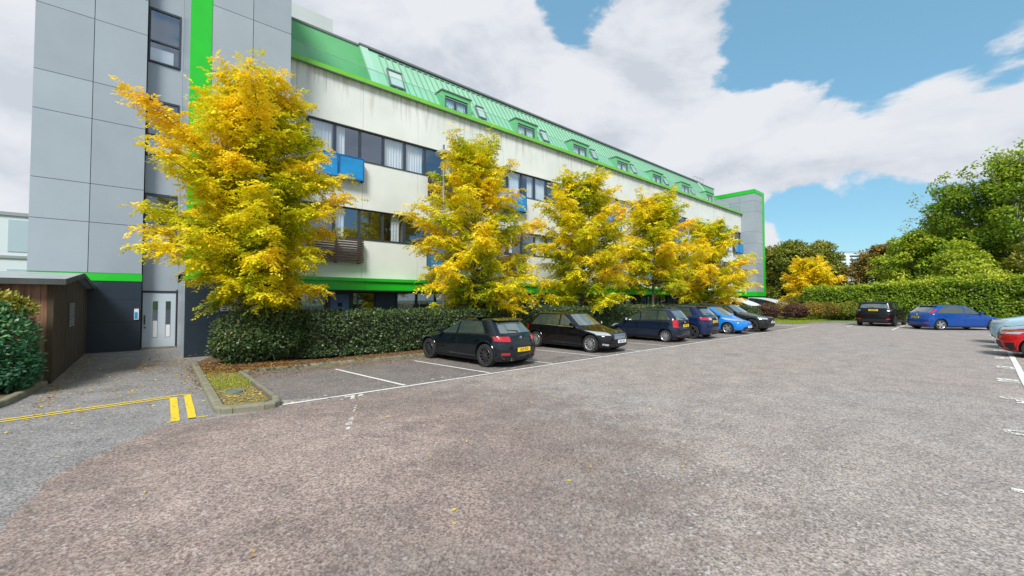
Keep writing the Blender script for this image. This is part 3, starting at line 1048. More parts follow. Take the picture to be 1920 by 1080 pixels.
def clad_side(x, y0, y1, zs, m='clad', th=.03, g=.009, name='cladding_panel', sgn=1):
    for a, b_ in zip(zs[:-1], zs[1:]):
        bb(name, M[m], (min(x, x + sgn * th), max(x, x + sgn * th), y0 + g, y1 - g, a + g, b_ - g))


# left block
bb('tower_core', M['clad_dk'], (-3.0, -.19, 21.035, 27, 0, 17), (.98, 3.94, 17.335, 27, 2.3, 16.98), (.98, 3.94, 17.335, 27, 0, 2.3), (-.19, .98, 21.52, 27, 2.25, 16.9))
clad_front(-3.03, -1.61, 21.0, LV)
clad_front(-1.61, -.17, 21.0, LV)
clad_side(-3.03, 21.0, 24, LV)
bb('tower_green_band', M['green'], (-3.04, -.165, 20.98, 21.03, 2.585, 2.86))
NZ = [0.0, .62, 1.25, 1.9, 2.58]
clad_front(-3.03, -.17, 21.0, [0.0, 1.08, 1.9, 2.58], 'navy', g=.004, name='navy_panel')
# right block
bb('green_stripe', M['green'], (.92, 1.50, 17.285, 17.325, 2.865, 17))
clad_front(1.50, 2.71, 17.3, LV)
clad_front(2.71, 3.955, 17.3, LV)
clad_side(.92, 17.33, 21.4, LV)
clad_side(.92, 17.33, 21.4, [0, 2.58], name='cladding_panel')
bb('tower_green_band', M['green'], (.915, 3.955, 17.27, 17.32, 2.585, 2.86))
clad_front(.92, 3.955, 17.3, [0.0, 1.08, 1.9, 2.58], 'navy', g=.004, name='navy_panel')
bb('tower_return', M['clad'], (3.925, 3.955, 17.34, 18.69, 2.6, 17.0))
# glazed strip between the blocks
zs = [(2.25, 3.85), (6.06, 7.52), (9.78, 11.22), (13.42, 15.0)]
for a, b_ in zs:
    bb('infill_panel', M['clad'], (-.15, .90, 21.42, 21.47, a, b_))
bb('strip_edge', M['clad'], (.84, .915, 21.38, 21.42, 2.3, 16.9))
for z0, zt, z1 in ((3.87, 4.68, 6.03), (7.54, 8.33, 9.76), (11.24, 12.05, 13.4)):
    o = bb('stair_window', M['frame'], (-.15, .84, 21.36, 21.46, z0, z0 + .06), (-.15, .84, 21.36, 21.46, z1 - .08, z1), (-.15, -.09, 21.36, 21.46, z0 + .06, z1 - .08), (.78, .84, 21.36, 21.46, z0 + .06, z1 - .08), (-.09, .78, 21.36, 21.46, zt, zt + .06))
    b = MB()
    for p0, p1 in ((z0 + .06, zt), (zt + .06, z1 - .08)):
        b.add([(-.09, 21.41, p0), (.78, 21.41, p0), (.78, 21.41, p1), (-.09, 21.41, p1)], [(0, 1, 2, 3)])
    me = b.mesh('pane', M['glass'])
    me.transform(Matrix.Translation(-BO))
    link('pane', me, o)
    bb('reflection_board', M['white_plastic'], (-.09, .62, 21.49, 21.51, z0 + .06, z0 + .62), parent=o)  # white board added behind the glass to imitate a bright reflection
# entrance door
o = bb('entrance_door', M['doorgrey'], (-.13, .16, 21.38, 21.43, .06, 2.17), (.32, .55, 21.38, 21.43, .06, 2.17), (.71, .86, 21.38, 21.43, .06, 2.17),
       (.16, .32, 21.38, 21.43, .06, .42), (.16, .32, 21.38, 21.43, 1.84, 2.17), (.55, .71, 21.38, 21.43, .06, .42), (.55, .71, 21.38, 21.43, 1.84, 2.17))
gb = MB()
for a in (.16, .55):
    gb.add([(a, 21.405, .42), (a + .16, 21.405, .42), (a + .16, 21.405, 1.84), (a, 21.405, 1.84)], [(0, 1, 2, 3)])
me = gb.mesh('door_glass', M['glass'])
me.transform(Matrix.Translation(-BO))
link('door_glass', me, o)
bb('poster', M['white_plastic'], (.175, .305, 21.395, 21.40, .44, 1.08), parent=o)
bb('poster', M['white_plastic'], (.565, .695, 21.395, 21.40, .44, .92), parent=o)
bb('lobby', M['room'], (-.19, .98, 23.6, 23.7, 0, 2.25), (-.19, .98, 21.52, 23.6, -.02, .02), parent=o)
bb('door_handle', M['black'], (-.075, -.045, 21.33, 21.36, .95, 1.3), (-.075, -.045, 21.36, 21.379, .97, 1.0), (-.075, -.045, 21.36, 21.379, 1.25, 1.28), (-.08, -.03, 21.36, 21.379, .80, .85), parent=o)
bb('door_frame', M['clad_dk'], (-.165, -.131, 21.36, 21.45, .02, 2.24), (.861, .90, 21.36, 21.45, .02, 2.24), (-.131, .861, 21.36, 21.45, 2.171, 2.24))
bb('door_step', M['kerb'], (-.16, .90, 21.2, 21.5, 0, .05))
o = bb('door_intercom', M['white_plastic'], (-.36, -.23, 20.955, 20.998, 1.16, 1.56))
bb('intercom_panel', M['bluesolid'], (-.345, -.265, 20.945, 20.954, 1.20, 1.44), parent=o)
# end tower
bb('tower_core', M['clad_dk'], (51.95, 54.75, 17.25, 25, 0, 14.3))
EL_ = [2.8, 4.67, 6.05, 8.39, 9.73, 12.03, 13.25, 14.1]
clad_front(51.9, 54.2, 17.2, EL_)
clad_side(51.9, 17.22, 18.85, EL_)
clad_side(51.9, 18.85, 21.6, EL_[4:])
clad_side(51.9, 21.6, 24.6, EL_[4:])
bb('green_corner_strip', M['green'], (54.2, 54.85, 17.17, 17.24, 2.3, 14.5))
bb('tower_green_cap', M['green'], (51.86, 51.94, 17.18, 24.8, 14.1, 14.5), (51.94, 54.2, 17.16, 17.24, 14.1, 14.5))
bb('tower_green_band', M['green'], (51.86, 54.2, 17.16, 17.22, 2.3, 2.8), (51.86, 51.94, 17.22, 18.3, 2.3, 2.8))
clad_front(51.9, 54.8, 17.22, [0, 2.3], 'navy', name='navy_panel')
clad_side(51.9, 17.25, 19.6, [0, 2.3], 'navy', name='navy_panel')
bb('tower_roof', M['coping'], (51.92, 54.8, 17.22, 25, 14.45, 14.56))
# wall lettering
Mx = Matrix.Translation(Vector((2.17, 17.285, 1.59)) - BO) @ Matrix.Rotation(R(90), 4, 'X') @ Matrix.Diagonal((1.45, 1, 1, 1))
text_mesh('ERR', 0.245, M['letter'], 0.012, 'wall_lettering', B, Mx, bold=0.008)
Mx = Matrix.Translation(Vector((2.28, 17.285, 1.83)) - BO) @ Matrix.Rotation(R(90), 4, 'X') @ Matrix.Diagonal((1.35, 1, 1, 1))
text_mesh('SK', 0.20, M['letter'], 0.012, 'wall_lettering', B, Mx, bold=0.006)

# ---------------------------------------------------------------- timber shed
S = thing('timber_shed', 'brown timber store with shallow felted gable roof left of the entrance path', 'shed', (-1.6, 14, 0))


def sb(name, m, *boxes, parent=S):
    b = MB()
    for bx in boxes:
        b.box(*bx)
    me = b.mesh(name, m)
    me.transform(Matrix.Translation((1.6, -14, 0)))
    return link(name, me, parent)


x = -1.66
i = 0
while x > -8:
    w = .145
    sb('plank', M['shed'], (x - w + .006, x, 14.0 - random.uniform(0, .008), 14.03, .05, 2.24))
    x -= w
sb('shed_core', M['hcore'], (-8, -1.64, 14.035, 20.8, .04, 2.2))
y = 14.0
while y < 20.9:
    w = .15
    zt = 2.26 + .30 * (1 - abs((y + .07) - 17.45) / 3.45)
    sb('plank', M['shed_dk'], (-1.63, -1.60 + random.uniform(-.003, .004), y + .004, y + w - .004, .03, zt - .02))
    y += w
sb('corner_post', M['shed_dk'], (-1.70, -1.596, 13.975, 14.075, .02, 2.25))
rf = MB()
rf.prism([(13.75, 2.27), (17.45, 2.58), (21.15, 2.27), (21.15, 2.36), (17.45, 2.67), (13.75, 2.36)], -8.2, -1.42, 'x')
me = rf.mesh('shed_roof', M['felt_top'])
me.transform(Matrix.Translation((1.6, -14, 0)))
roof_s = link('shed_roof', me, S)
fb = MB()
fb.prism([(13.74, 2.24), (17.45, 2.55), (21.16, 2.24), (21.16, 2.365), (17.45, 2.675), (13.74, 2.365)], -1.418, -1.39, 'x')
fb.box(-8.2, -1.39, 13.715, 13.739, 2.24, 2.37)
me = fb.mesh('barge_board', M['felt'])
me.transform(Matrix.Translation((1.6, -14, 0)))
link('barge_board', me, roof_s)
sg = sb('louvred_vent', M['felt'], (-1.595, -1.585, 16.35, 17.35, 1.15, 1.82))
for k in range(13):
    z = 1.17 + .05 * k
    sb('louvre', M['letter'], (-1.584, -1.565, 16.38, 17.32, z, z + .024), parent=sg)

# pale building beyond the left tower
G = thing('pale_office_block', 'pale office block with horizontal window bands behind the left tower', 'building', (-12, 48, 0))
def gbx(name, m, *boxes, parent=G):
    b = MB()
    for bx in boxes:
        b.box(*bx)
    me = b.mesh(name, m)
    me.transform(Matrix.Translation((12, -48, 0)))
    return link(name, me, parent)
pw = mat('pale_wall', (0.62, 0.68, 0.72, 1), 0.6)
pw2 = mat('pale_wall_band', (0.40, 0.50, 0.56, 1), 0.3)
gbx('wall', pw, (-24, -4.0, 48, 60, 0, 8.2))
for k in range(5):
    for j, (z0, z1) in enumerate(((5.5, 7.9), (1.9, 4.2))):
        gbx('window_band', pw2, (-23.5 + 3.9 * k, -23.5 + 3.9 * k + 2.6, 47.96, 47.995, z0, z1))
gbx('ledge', M['metal'], (-24, -4, 47.88, 47.995, 8.2, 8.45), (-24, -4, 47.90, 47.995, 5.0, 5.2), (-24, -4, 47.90, 47.995, 3.0, 3.05))

# far louvred car park building between the trees
far = thing('far_multistorey_block', 'distant white slatted multistorey block seen between the tree groups', 'building', (187, 35, 0))
fr_ = math.atan2(-.659, .752)
for k in range(14):
    link('slatted_floor', MB().box(0, 17, 0, 12, 0, .62).mesh('slatted_floor', pw), far, (0, 0, 1.0 + 1.3 * k), (0, 0, fr_))
link('pillar', MB().box(2.6, 3.9, -.3, -.01, 0, 18.0).mesh('pillar', pw), far, (0, 0, 0), (0, 0, fr_))
link('block_core', MB().box(.2, 16.8, .8, 11.5, 0, 17.9).mesh('block_core', mat('far_shade', (0.13, 0.18, 0.24, 1), 0.8)), far, (0, 0, 0), (0, 0, fr_))
link('roof_rail', MB().box(0, 17, 0, .2, 19.0, 19.25).mesh('roof_rail', M['metal']), far, (0, 0, 0), (0, 0, fr_))


# lamp posts
def lamp(x, y, h, style, label):
    o = thing('lamp_post', label, 'lamp post', (x, y, .085), 0, 'lamp posts along the planting bed')
    MB().tube([(0, 0, 0), (0, 0, 1.2)], .075, 10).tube([(0, 0, 1.2), (0, 0, h - .25)], [.055, .042], 10).build('pole', M['metal'], o, True)
    if style == 'dome':
        MB().lathe([(.045, h - .3), (.10, h - .22), (.14, h - .16), (.33, h - .10), (.35, h - .06), (.30, h + .02), (.16, h + .10), (.02, h + .13)], 24, 'z').build('lamp_head', M['metal'], o, True)
        MB().lathe([(.01, h - .24), (.12, h - .22), (.14, h - .17)], 16, 'z').build('lamp_glass', M['clear_lens'], o, True)
        MB().tube([(0, 0, h + .1), (0, 0, h + .34)], .045, 8).build('sensor', M['coping'], o)
    else:
        MB().box(-.1, .95, -.16, .16, h - .12, h - .03).build('lamp_head', M['white_plastic'], o)
    return o


lamp(9.28, 14.95, 8.0, 'dome', 'grey lamp post with round dome head rising beside the second tree')
lamp(31.6, 15.2, 8.15, 'flat', 'distant lamp post with flat white head above the fifth tree')

# curved cycle shelters
def shelter(x, y0, y1, z0, z1, w, label):
    o = thing('cycle_shelter', label, 'shelter', (x, y0, .1), 0, 'curved cycle shelters at the building end')
    n = 12
    vs, fs = [], []
    for i in range(n + 1):
        t = i / n
        y = (y1 - y0) * t
        z = z0 + (z1 - z0) * math.sin(t * PI / 2) ** .8
        for xx in (-w, w):
            vs += [(xx, y, z), (xx, y, z + .03)]
    for i in range(n):
        a, c = 4 * i, 4 * i + 4
        fs += [(a, a + 2, c + 2, c), (a + 1, c + 1, c + 3, a + 3), (a, c, c + 1, a + 1), (a + 2, a + 3, c + 3, c + 2)]
    MB().add(vs, fs).build('curved_roof', M['canopy'], o, True)
    for sx in (-w, 0, w):
        b = MB()
        b.tube([(sx, (y1 - y0) * i / n, z0 + (z1 - z0) * math.sin(i / n * PI / 2) ** .8 - .03) for i in range(n + 1)], .025, 6)
        b.tube([(sx, y1 - y0, 0), (sx, y1 - y0, z1)], .035, 6)
        b.build('arched_rib', M['metal'], o)
    return o


shelter(40.0, 13.3, 16.4, 1.25, 2.05, 1.3, 'curved translucent cycle shelter nearer the white wall, before the end tower')
shelter(47.5, 12.7, 16.0, 1.05, 2.0, 1.5, 'curved translucent cycle shelter beyond the end tower beside the purple shrub')

# ---------------------------------------------------------------- vegetation
def unit(a):
    return a / np.maximum(np.linalg.norm(a, axis=-1, keepdims=True), 1e-9)


def leaf_quads(P, D, Nn, L, Wd, fold=0.0):
    """rhombic leaves: P base, D direction, Nn rough normal, length L, width Wd"""
    D = unit(D)
    S = unit(np.cross(D, Nn))
    L = np.asarray(L).reshape(-1, 1)
    Wd = np.asarray(Wd).reshape(-1, 1)
    a = P
    b = P + D * L * .5 + S * Wd * .5
    c = P + D * L
    d = P + D * L * .5 - S * Wd * .5
    return np.stack([a, b, c, d], axis=1).reshape(-1, 3)


def smooth_noise(P, seed, freq):
    r = np.random.RandomState(seed)
    out = np.zeros(len(P))
    for k in range(7):
        w = r.normal(size=3) * freq * (1 + .35 * k)
        out += np.sin(P @ w + r.uniform(0, 6.28)) / (1 + .25 * k)
    return out / 3.2


def golden_tree(x, y, h, rad, seed, nl, label, leaf=1.0, low=1.45, tone=0.0, group='golden leaved trees in the planting bed', prof=None, trunk_r=.085, twigs=13):
    r = np.random.RandomState(seed)
    o = thing('golden_tree', label, 'tree', (x, y, .085), 0, group)
    # trunk
    n = 9
    tp = [Vector((.12 * math.sin(seed + i * .8) * i / n, .10 * math.cos(seed * 2 + i * .7) * i / n, h * .93 * i / n)) for i in range(n + 1)]
    tr = MB()
    tr.tube(tp, [trunk_r * (1 - .88 * i / n) + .012 for i in range(n + 1)], 9)

    def tpos(z):
        f = max(0, min(.999, z / (h * .93))) * n
        i = int(f)
        return np.array(tp[i].lerp(tp[i + 1], f - i))
    prof = prof or [(0, .66), (.12, .88), (.3, 1.02), (.5, .95), (.68, .76), (.85, .52), (1, .2)]
    limbs = []
    for i in range(nl):
        t = ((i + .5) / nl) ** .92
        z0 = low + (h - .35 - low) * t
        az = 2.399 * i + r.uniform(-.35, .35)
        Rr = rad * np.interp(t, [p[0] for p in prof], [p[1] for p in prof]) * r.choice([.5, .7, .85, .95, 1.05, 1.15], p=[.2, .2, .2, .2, .14, .06])
        rise = (.16 + .65 * t ** 1.2) * Rr + r.uniform(-.35, .55)
        zs = max(.9, z0 - rise * .9)
        p0 = tpos(zs)
        pts = []
        bend = r.uniform(-.45, .45)
        for k in range(7):
            s = k / 6
            a2 = az + bend * s
            zz = zs + rise * 1.25 * (s ** .8) - .28 * Rr * .35 * s ** 3 * (1.2 - t)
            pts.append(p0 * [1, 1, 0] + np.array([math.cos(a2) * Rr * s, math.sin(a2) * Rr * s, zz]))
        limbs.append((pts, t, Rr, az))
        tr.tube([Vector(p) for p in pts], [.034 * (1 - .8 * k / 6) * (1.2 - .6 * t) + .004 for k in range(7)], 5, cap=False)
    # leader shoots at the top
    for i in range(7):
        az = r.uniform(0, 6.28)
        p0 = tpos(h * r.uniform(.72, .9))
        e = np.array([math.cos(az) * rad * r.uniform(.15, .5), math.sin(az) * rad * r.uniform(.15, .5), (h - p0[2]) * r.uniform(.55, 1.0)])
        pts = [p0 + e * (k / 6) ** 1.0 + np.array([0, 0, .12 * math.sin(k)]) * .4 for k in range(7)]
        limbs.append((pts, 1.0, np.linalg.norm(e), az))
        tr.tube([Vector(p) for p in pts], [.02 * (1 - .8 * k / 6) + .003 for k in range(7)], 5, cap=False)
    me_t = tr.mesh('trunk', M['bark'], True)
    link('trunk', me_t, o)
    Ps, Ds, Ns, Ls, Ws, Ts = [], [], [], [], [], []
    for (pts, t, Rr, az) in limbs:
        pts = np.array(pts)
        seg = np.linalg.norm(np.diff(pts, axis=0), axis=1).sum()
        nt_ = max(5, int(twigs * seg / rad * 1.25))
        limb_tone = r.uniform(-.14, .14)
        for j in range(nt_):
            s = .22 + .78 * (j + r.uniform(0, 1)) / nt_
            f = min(5.999, s * 6)
            i0 = int(f)
            base = pts[i0] + (pts[i0 + 1] - pts[i0]) * (f - i0)
            d = unit(pts[i0 + 1] - pts[i0])
            side = unit(np.cross(d, [0, 0, 1.0])) * (1 if j % 2 else -1)
            td = unit(d * r.uniform(.3, .9) + side * r.uniform(.35, 1.0) + np.array([0, 0, r.uniform(-.45, .75)]))
            tl = r.uniform(.28, .75) * (1.1 - .35 * s) * (rad / 3.2) ** .6
            if j == nt_ - 1:
                td, tl = d, .5
            nf = max(4, int(tl / .085))
            for q in range(nf):
                u = (q + r.uniform(.2, 1)) / nf
                fb_ = base + td * tl * u + np.array([0, 0, -.10 * u * u])
                fs = unit(np.cross(td, [0, 0, 1.0])) * (1 if q % 2 else -1)
                fd = unit(td * r.uniform(.2, .9) + fs * r.uniform(.3, 1.0) + np.array([0, 0, r.uniform(-.75, .25)]))
                fl = r.uniform(.16, .27) * leaf
                nlf = 6
                up = unit(np.array([r.uniform(-.7, .7), r.uniform(-.7, .7), 1.0]))
                ss = unit(np.cross(fd, up))
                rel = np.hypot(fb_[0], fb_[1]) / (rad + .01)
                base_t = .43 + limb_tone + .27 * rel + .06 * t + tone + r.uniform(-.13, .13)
                for m_ in range(nlf):
                    w = (m_ + .6) / nlf
                    pb = fb_ + fd * fl * w + np.array([0, 0, -.10 * fl * w * w * 3])
                    for sg_ in (-1, 1):
                        Ps.append(pb)
                        Ds.append(ss * sg_ + fd * .55 + np.array([0, 0, -.25]))
                        Ns.append(up)
                        Ls.append(.085 * leaf * (1 - .3 * abs(w - .5)))
                        Ws.append(.040 * leaf)
                        Ts.append(base_t)
    P = np.array(Ps)
    n = len(P)
    P = P + r.normal(0, .012, (n, 3))
    D = np.array(Ds) + r.normal(0, .22, (n, 3))
    Nn = np.array(Ns) + r.normal(0, .28, (n, 3))
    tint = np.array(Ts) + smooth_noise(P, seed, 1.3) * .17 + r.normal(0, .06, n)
    V = leaf_quads(P, D, Nn, np.array(Ls) * r.uniform(.75, 1.2, n), np.array(Ws) * r.uniform(.8, 1.3, n))
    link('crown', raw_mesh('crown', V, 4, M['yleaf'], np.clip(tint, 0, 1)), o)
    return o, n


def hedge(name, label, cat, path, hw, h0, h1, m, n, leaf, seed, z=.085, rough=.10, core=True, group=None, lit_top=.0, z_low=0.05, gaps=0.0):
    """leafy hedge along a path; h0, h1 heights at the two ends"""
    r = np.random.RandomState(seed)
    o = thing(name, label, cat, (path[0][0], path[0][1], z), 0, group)
    A = np.array([[p[0] - path[0][0], p[1] - path[0][1]] for p in path], float)
    segl = np.linalg.norm(np.diff(A, axis=0), axis=1)
    tot = segl.sum()
    s = r.uniform(0, tot, n)
    cum = np.concatenate([[0], np.cumsum(segl)])
    ix = np.clip(np.searchsorted(cum, s) - 1, 0, len(segl) - 1)
    fr = (s - cum[ix]) / segl[ix]
    C = A[ix] + (A[ix + 1] - A[ix]) * fr[:, None]
    d = (A[ix + 1] - A[ix]) / segl[ix][:, None]
    nrm = np.stack([-d[:, 1], d[:, 0]], 1)
    H = h0 + (h1 - h0) * s / tot
    per = 2 * H + 2 * hw
    q = r.uniform(0, 1, n) * per
    side_l = q < H
    top = (q >= H) & (q < H + 2 * hw)
    u = np.where(side_l, -hw, np.where(top, q - H - hw, hw))
    zz = np.where(side_l, q, np.where(top, H, per - q))
    zz = np.maximum(zz, z_low + r.uniform(0, .2, n))
    # round the shoulders
    endf = np.minimum(s, tot - s)
    shr = np.clip(endf / (hw * .8), 0, 1) ** .5
    nx = np.where(top, 0, np.sign(u))
    out = np.stack([nrm[:, 0] * nx, nrm[:, 1] * nx, top.astype(float)], 1)
    P = np.stack([C[:, 0] + nrm[:, 0] * u * shr, C[:, 1] + nrm[:, 1] * u * shr, zz], 1)
    bumpy = smooth_noise(P, seed, 2.6) * rough + smooth_noise(P, seed + 5, 7) * rough * .55
    depth = -np.abs(r.normal(0, .06, n)) + bumpy
    P = P + out * depth[:, None]
    P[:, 2] = np.where(top, P[:, 2] + np.abs(r.normal(0, rough * .28, n)), P[:, 2])
    P[:, 2] += np.where(top & (r.uniform(0, 1, n) < .05), r.exponential(rough * .9, n), 0)
    edge = np.clip((np.abs(u) / hw) - .75, 0, 1) * 4 * top
    P[:, 2] -= edge * .06
    D = out * r.uniform(.1, .7, (n, 1)) + r.normal(0, .6, (n, 3)) + np.array([0, 0, -.15])
    Nn = out + np.array([0, 0, .5]) + r.normal(0, .45, (n, 3))
    tint = .42 + smooth_noise(P, seed + 2, 1.1) * .26 + r.normal(0, .16, n) + lit_top * np.clip((zz - H + .25) / .25, 0, 1)  # leaf tint lightened near the top, sunlight painted into the colour
    if gaps:
        keep = smooth_noise(P, seed + 9, 3.5) > -1.0 + gaps
        P, D, Nn, tint = P[keep], D[keep], Nn[keep], tint[keep]
    n = len(P)
    V = leaf_quads(P, D, Nn, leaf * r.uniform(.7, 1.35, n), leaf * .62 * r.uniform(.8, 1.2, n))
    link('foliage', raw_mesh('foliage', V, 4, m, np.clip(tint, 0, 1)), o)
    if core:
        b = MB()
        K = max(2, int(tot / .5))
        rings = []
        for i in range(K + 1):
            sc = tot * i / K
            k = min(len(segl) - 1, int(np.searchsorted(cum, sc, side='right') - 1))
            f_ = (sc - cum[k]) / segl[k]
            c = A[k] + (A[k + 1] - A[k]) * f_
            dd = (A[k + 1] - A[k]) / segl[k]
            nn = np.array([-dd[1], dd[0]])
            hh = (h0 + (h1 - h0) * sc / tot) - rough * 1.2 - .06
            e = min(1, min(sc, tot - sc) / hw + .25)
            wv = (hw - rough * 1.1 - .05) * e
            j = r.uniform(.92, 1.0, 6)
            rings.append([(c[0] - nn[0] * wv * j[0], c[1] - nn[1] * wv * j[0], z_low), (c[0] - nn[0] * wv * j[1], c[1] - nn[1] * wv * j[1], hh * .9),
                          (c[0] - nn[0] * wv * .8, c[1] - nn[1] * wv * .8, hh * j[2]), (c[0] + nn[0] * wv * .8, c[1] + nn[1] * wv * .8, hh * j[3]),
                          (c[0] + nn[0] * wv * j[4], c[1] + nn[1] * wv * j[4], hh * .9), (c[0] + nn[0] * wv * j[5], c[1] + nn[1] * wv * j[5], z_low)])
        vs = [p for rg in rings for p in rg]
        fs = []
        for i in range(K):
            for k in range(6):
                fs.append((6 * i + k, 6 * i + (k + 1) % 6, 6 * i + 6 + (k + 1) % 6, 6 * i + 6 + k))
        fs += [tuple(range(6)), tuple(range(6 * K, 6 * K + 6))[::-1]]
        b.add(vs, fs)
        # stems at the foot
        for i in range(int(tot / .35)):
            sc = r.uniform(0, tot)
            k = min(len(segl) - 1, int(np.searchsorted(cum, sc, side='right') - 1))
            c = A[k] + (A[k + 1] - A[k]) * (sc - cum[k]) / segl[k]
            dd = (A[k + 1] - A[k]) / segl[k]
            nn = np.array([-dd[1], dd[0]]) * r.uniform(-hw * .7, hw * .7)
            b.tube([(c[0] + nn[0], c[1] + nn[1], 0), (c[0] + nn[0] + r.uniform(-.1, .1), c[1] + nn[1] + r.uniform(-.1, .1), .5)], .014, 5, cap=False)
        b.build('branches', M['hcore'], o)
    return o


def bush(name, label, cat, x, y, blobs, m, n, leaf, seed, z=.085, group=None, stems=6, tone=0.0, droop=0.0):
    """blobs: (cx,cy,cz,rx,ry,rz)"""
    r = np.random.RandomState(seed)
    o = thing(name, label, cat, (x, y, z), 0, group)
    vol = np.array([b[3] * b[4] + b[4] * b[5] + b[3] * b[5] for b in blobs])
    ids = r.choice(len(blobs), n, p=vol / vol.sum())
    Bq = np.array(blobs)[ids]
    v = unit(r.normal(size=(n, 3)))
    rad = 1 - np.abs(r.normal(0, .16, n))
    P = Bq[:, :3] + v * Bq[:, 3:] * rad[:, None]
    bm = smooth_noise(P, seed, 4.0) * .12 + smooth_noise(P, seed + 1, 9.0) * .07
    P = P + v * Bq[:, 3:] * bm[:, None]
    keep = P[:, 2] > .03
    P, v = P[keep], v[keep]
    n = len(P)
    D = v * .6 + r.normal(0, .55, (n, 3)) + np.array([0, 0, -droop])
    Nn = v * .7 + np.array([0, 0, .7]) + r.normal(0, .4, (n, 3))
    tint = .42 + tone + smooth_noise(P, seed + 2, 2.2) * .22 + r.normal(0, .15, n) + .12 * v[:, 2]
    V = leaf_quads(P, D, Nn, leaf * r.uniform(.7, 1.35, n), leaf * .55 * r.uniform(.8, 1.2, n))
    link('foliage', raw_mesh('foliage', V, 4, m, np.clip(tint, 0, 1)), o)
    b = MB()
    for i in range(stems):
        k = i % len(blobs)
        c = blobs[k]
        b.tube([(r.uniform(-.15, .15), r.uniform(-.15, .15), 0), (c[0] * .5, c[1] * .5, c[2] * .5), (c[0] + r.uniform(-.5, .5) * c[3], c[1] + r.uniform(-.5, .5) * c[4], c[2] + .5 * c[5])], [.02, .015, .006], 5, cap=False)
    b.build('stems', M['bark'], o)
    return o


def leafy_tree(name, label, x, y, h, rad, m, n, leaf, seed, group, trunk=.28, low=.12, tone=0.0, bark='bark', wisp=0.0, lean=0.0):
    r = np.random.RandomState(seed)
    o = thing(name, label, 'tree', (x, y, 0), 0, group)
    tr = MB()
    K = 8
    tp = [Vector((lean * i / K + .25 * math.sin(seed + i) * i / K, .25 * math.cos(seed * 3 + i) * i / K, h * .8 * i / K)) for i in range(K + 1)]
    tr.tube(tp, [trunk * (1 - .85 * i / K) + .02 for i in range(K + 1)], 8)
    nc = 46
    cl = []
    for i in range(nc):
        t = low + (1 - low) * ((i + .5) / nc)
        prof = math.sin(PI * min(1, (t - low) / (1 - low) * .86 + .14)) ** .6
        Rr = rad * prof * r.uniform(.35, 1.0)
        az = 2.399 * i + r.uniform(-.4, .4)
        zc = h * (.04 + .90 * t) + r.uniform(-.4, .4)
        cx, cy = math.cos(az) * Rr, math.sin(az) * Rr
        s = rad * r.uniform(.20, .36)
        cl.append((cx, cy, zc, s, s, s * r.uniform(.5, .8)))
        k = min(K - 1, max(1, int((zc - Rr * .45) / (h * .8) * K)))
        a = tp[k]
        tr.tube([a, Vector((a.x + (cx - a.x) * .5, a.y + (cy - a.y) * .5, a.z + (zc - a.z) * .62)), Vector((cx, cy, zc))], [trunk * .30, trunk * .17, .02], 5, cap=False)
    for i in range(int(wisp)):
        az, el = r.uniform(0, 6.28), r.uniform(.5, 1.3)
        p = np.array([math.cos(az) * math.cos(el) * rad, math.sin(az) * math.cos(el) * rad, h * .62 + math.sin(el) * h * .33])
        e = p + unit(p - np.array([0, 0, h * .5])) * r.uniform(.5, 1.6)
        tr.tube([Vector(p * [.7, .7, .9]), Vector(p), Vector(e)], [.03, .02, .008], 4, cap=False)
        cl.append((e[0], e[1], e[2], .5, .5, .5))
    link('trunk', tr.mesh('trunk', M[bark], True), o)
    C = np.array(cl)
    wts = C[:, 3] ** 2
    if wisp:
        wts[nc:] *= .25
    ids = r.choice(len(C), n, p=wts / wts.sum())
    Bq = C[ids]
    v = unit(r.normal(size=(n, 3)))
    v[:, 2] = np.where(r.uniform(size=n) < .35, np.abs(v[:, 2]), v[:, 2])
    rr_ = np.clip(1 - np.abs(r.normal(0, .28, n)), .1, 1.2)
    P = Bq[:, :3] + v * Bq[:, 3:] * rr_[:, None] * (1 + .3 * smooth_noise(Bq[:, :3] + v, seed, 3)[:, None])
    D = v * .5 + r.normal(0, .6, (n, 3)) + np.array([0, 0, -.25])
    Nn = np.array([0, 0, 1.0]) + v * .5 + r.normal(0, .4, (n, 3))
    tint = .45 + tone + (r.uniform(-.16, .16, len(C)))[ids] + smooth_noise(P, seed + 2, .8) * .16 + r.normal(0, .13, n) + .10 * v[:, 2]
    V = leaf_quads(P, D, Nn, leaf * r.uniform(.7, 1.4, n), leaf * .6 * r.uniform(.8, 1.25, n))
    link('crown', raw_mesh('crown', V, 4, m, np.clip(tint, 0, 1)), o)
    return o


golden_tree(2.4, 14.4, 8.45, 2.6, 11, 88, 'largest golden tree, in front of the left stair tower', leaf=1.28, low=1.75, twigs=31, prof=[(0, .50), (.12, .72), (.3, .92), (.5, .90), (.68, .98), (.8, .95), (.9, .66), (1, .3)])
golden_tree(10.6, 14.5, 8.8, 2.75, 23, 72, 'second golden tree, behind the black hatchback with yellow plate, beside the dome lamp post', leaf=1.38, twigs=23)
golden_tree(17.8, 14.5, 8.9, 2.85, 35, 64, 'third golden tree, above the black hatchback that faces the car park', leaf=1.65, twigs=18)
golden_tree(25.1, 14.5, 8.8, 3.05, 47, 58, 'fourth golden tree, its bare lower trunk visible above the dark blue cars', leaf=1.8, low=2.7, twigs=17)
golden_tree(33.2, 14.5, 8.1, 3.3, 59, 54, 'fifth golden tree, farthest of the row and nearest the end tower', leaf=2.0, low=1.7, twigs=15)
golden_tree(53.6, 12.4, 6.2, 2.6, 61, 46, 'small bright golden tree standing alone before the far dark woods', leaf=2.4, low=1.4, tone=.12, group='golden leaved trees in the planting bed', prof=[(0, .9), (.3, 1.0), (.6, .9), (.8, .7), (1, .3)], trunk_r=.06)

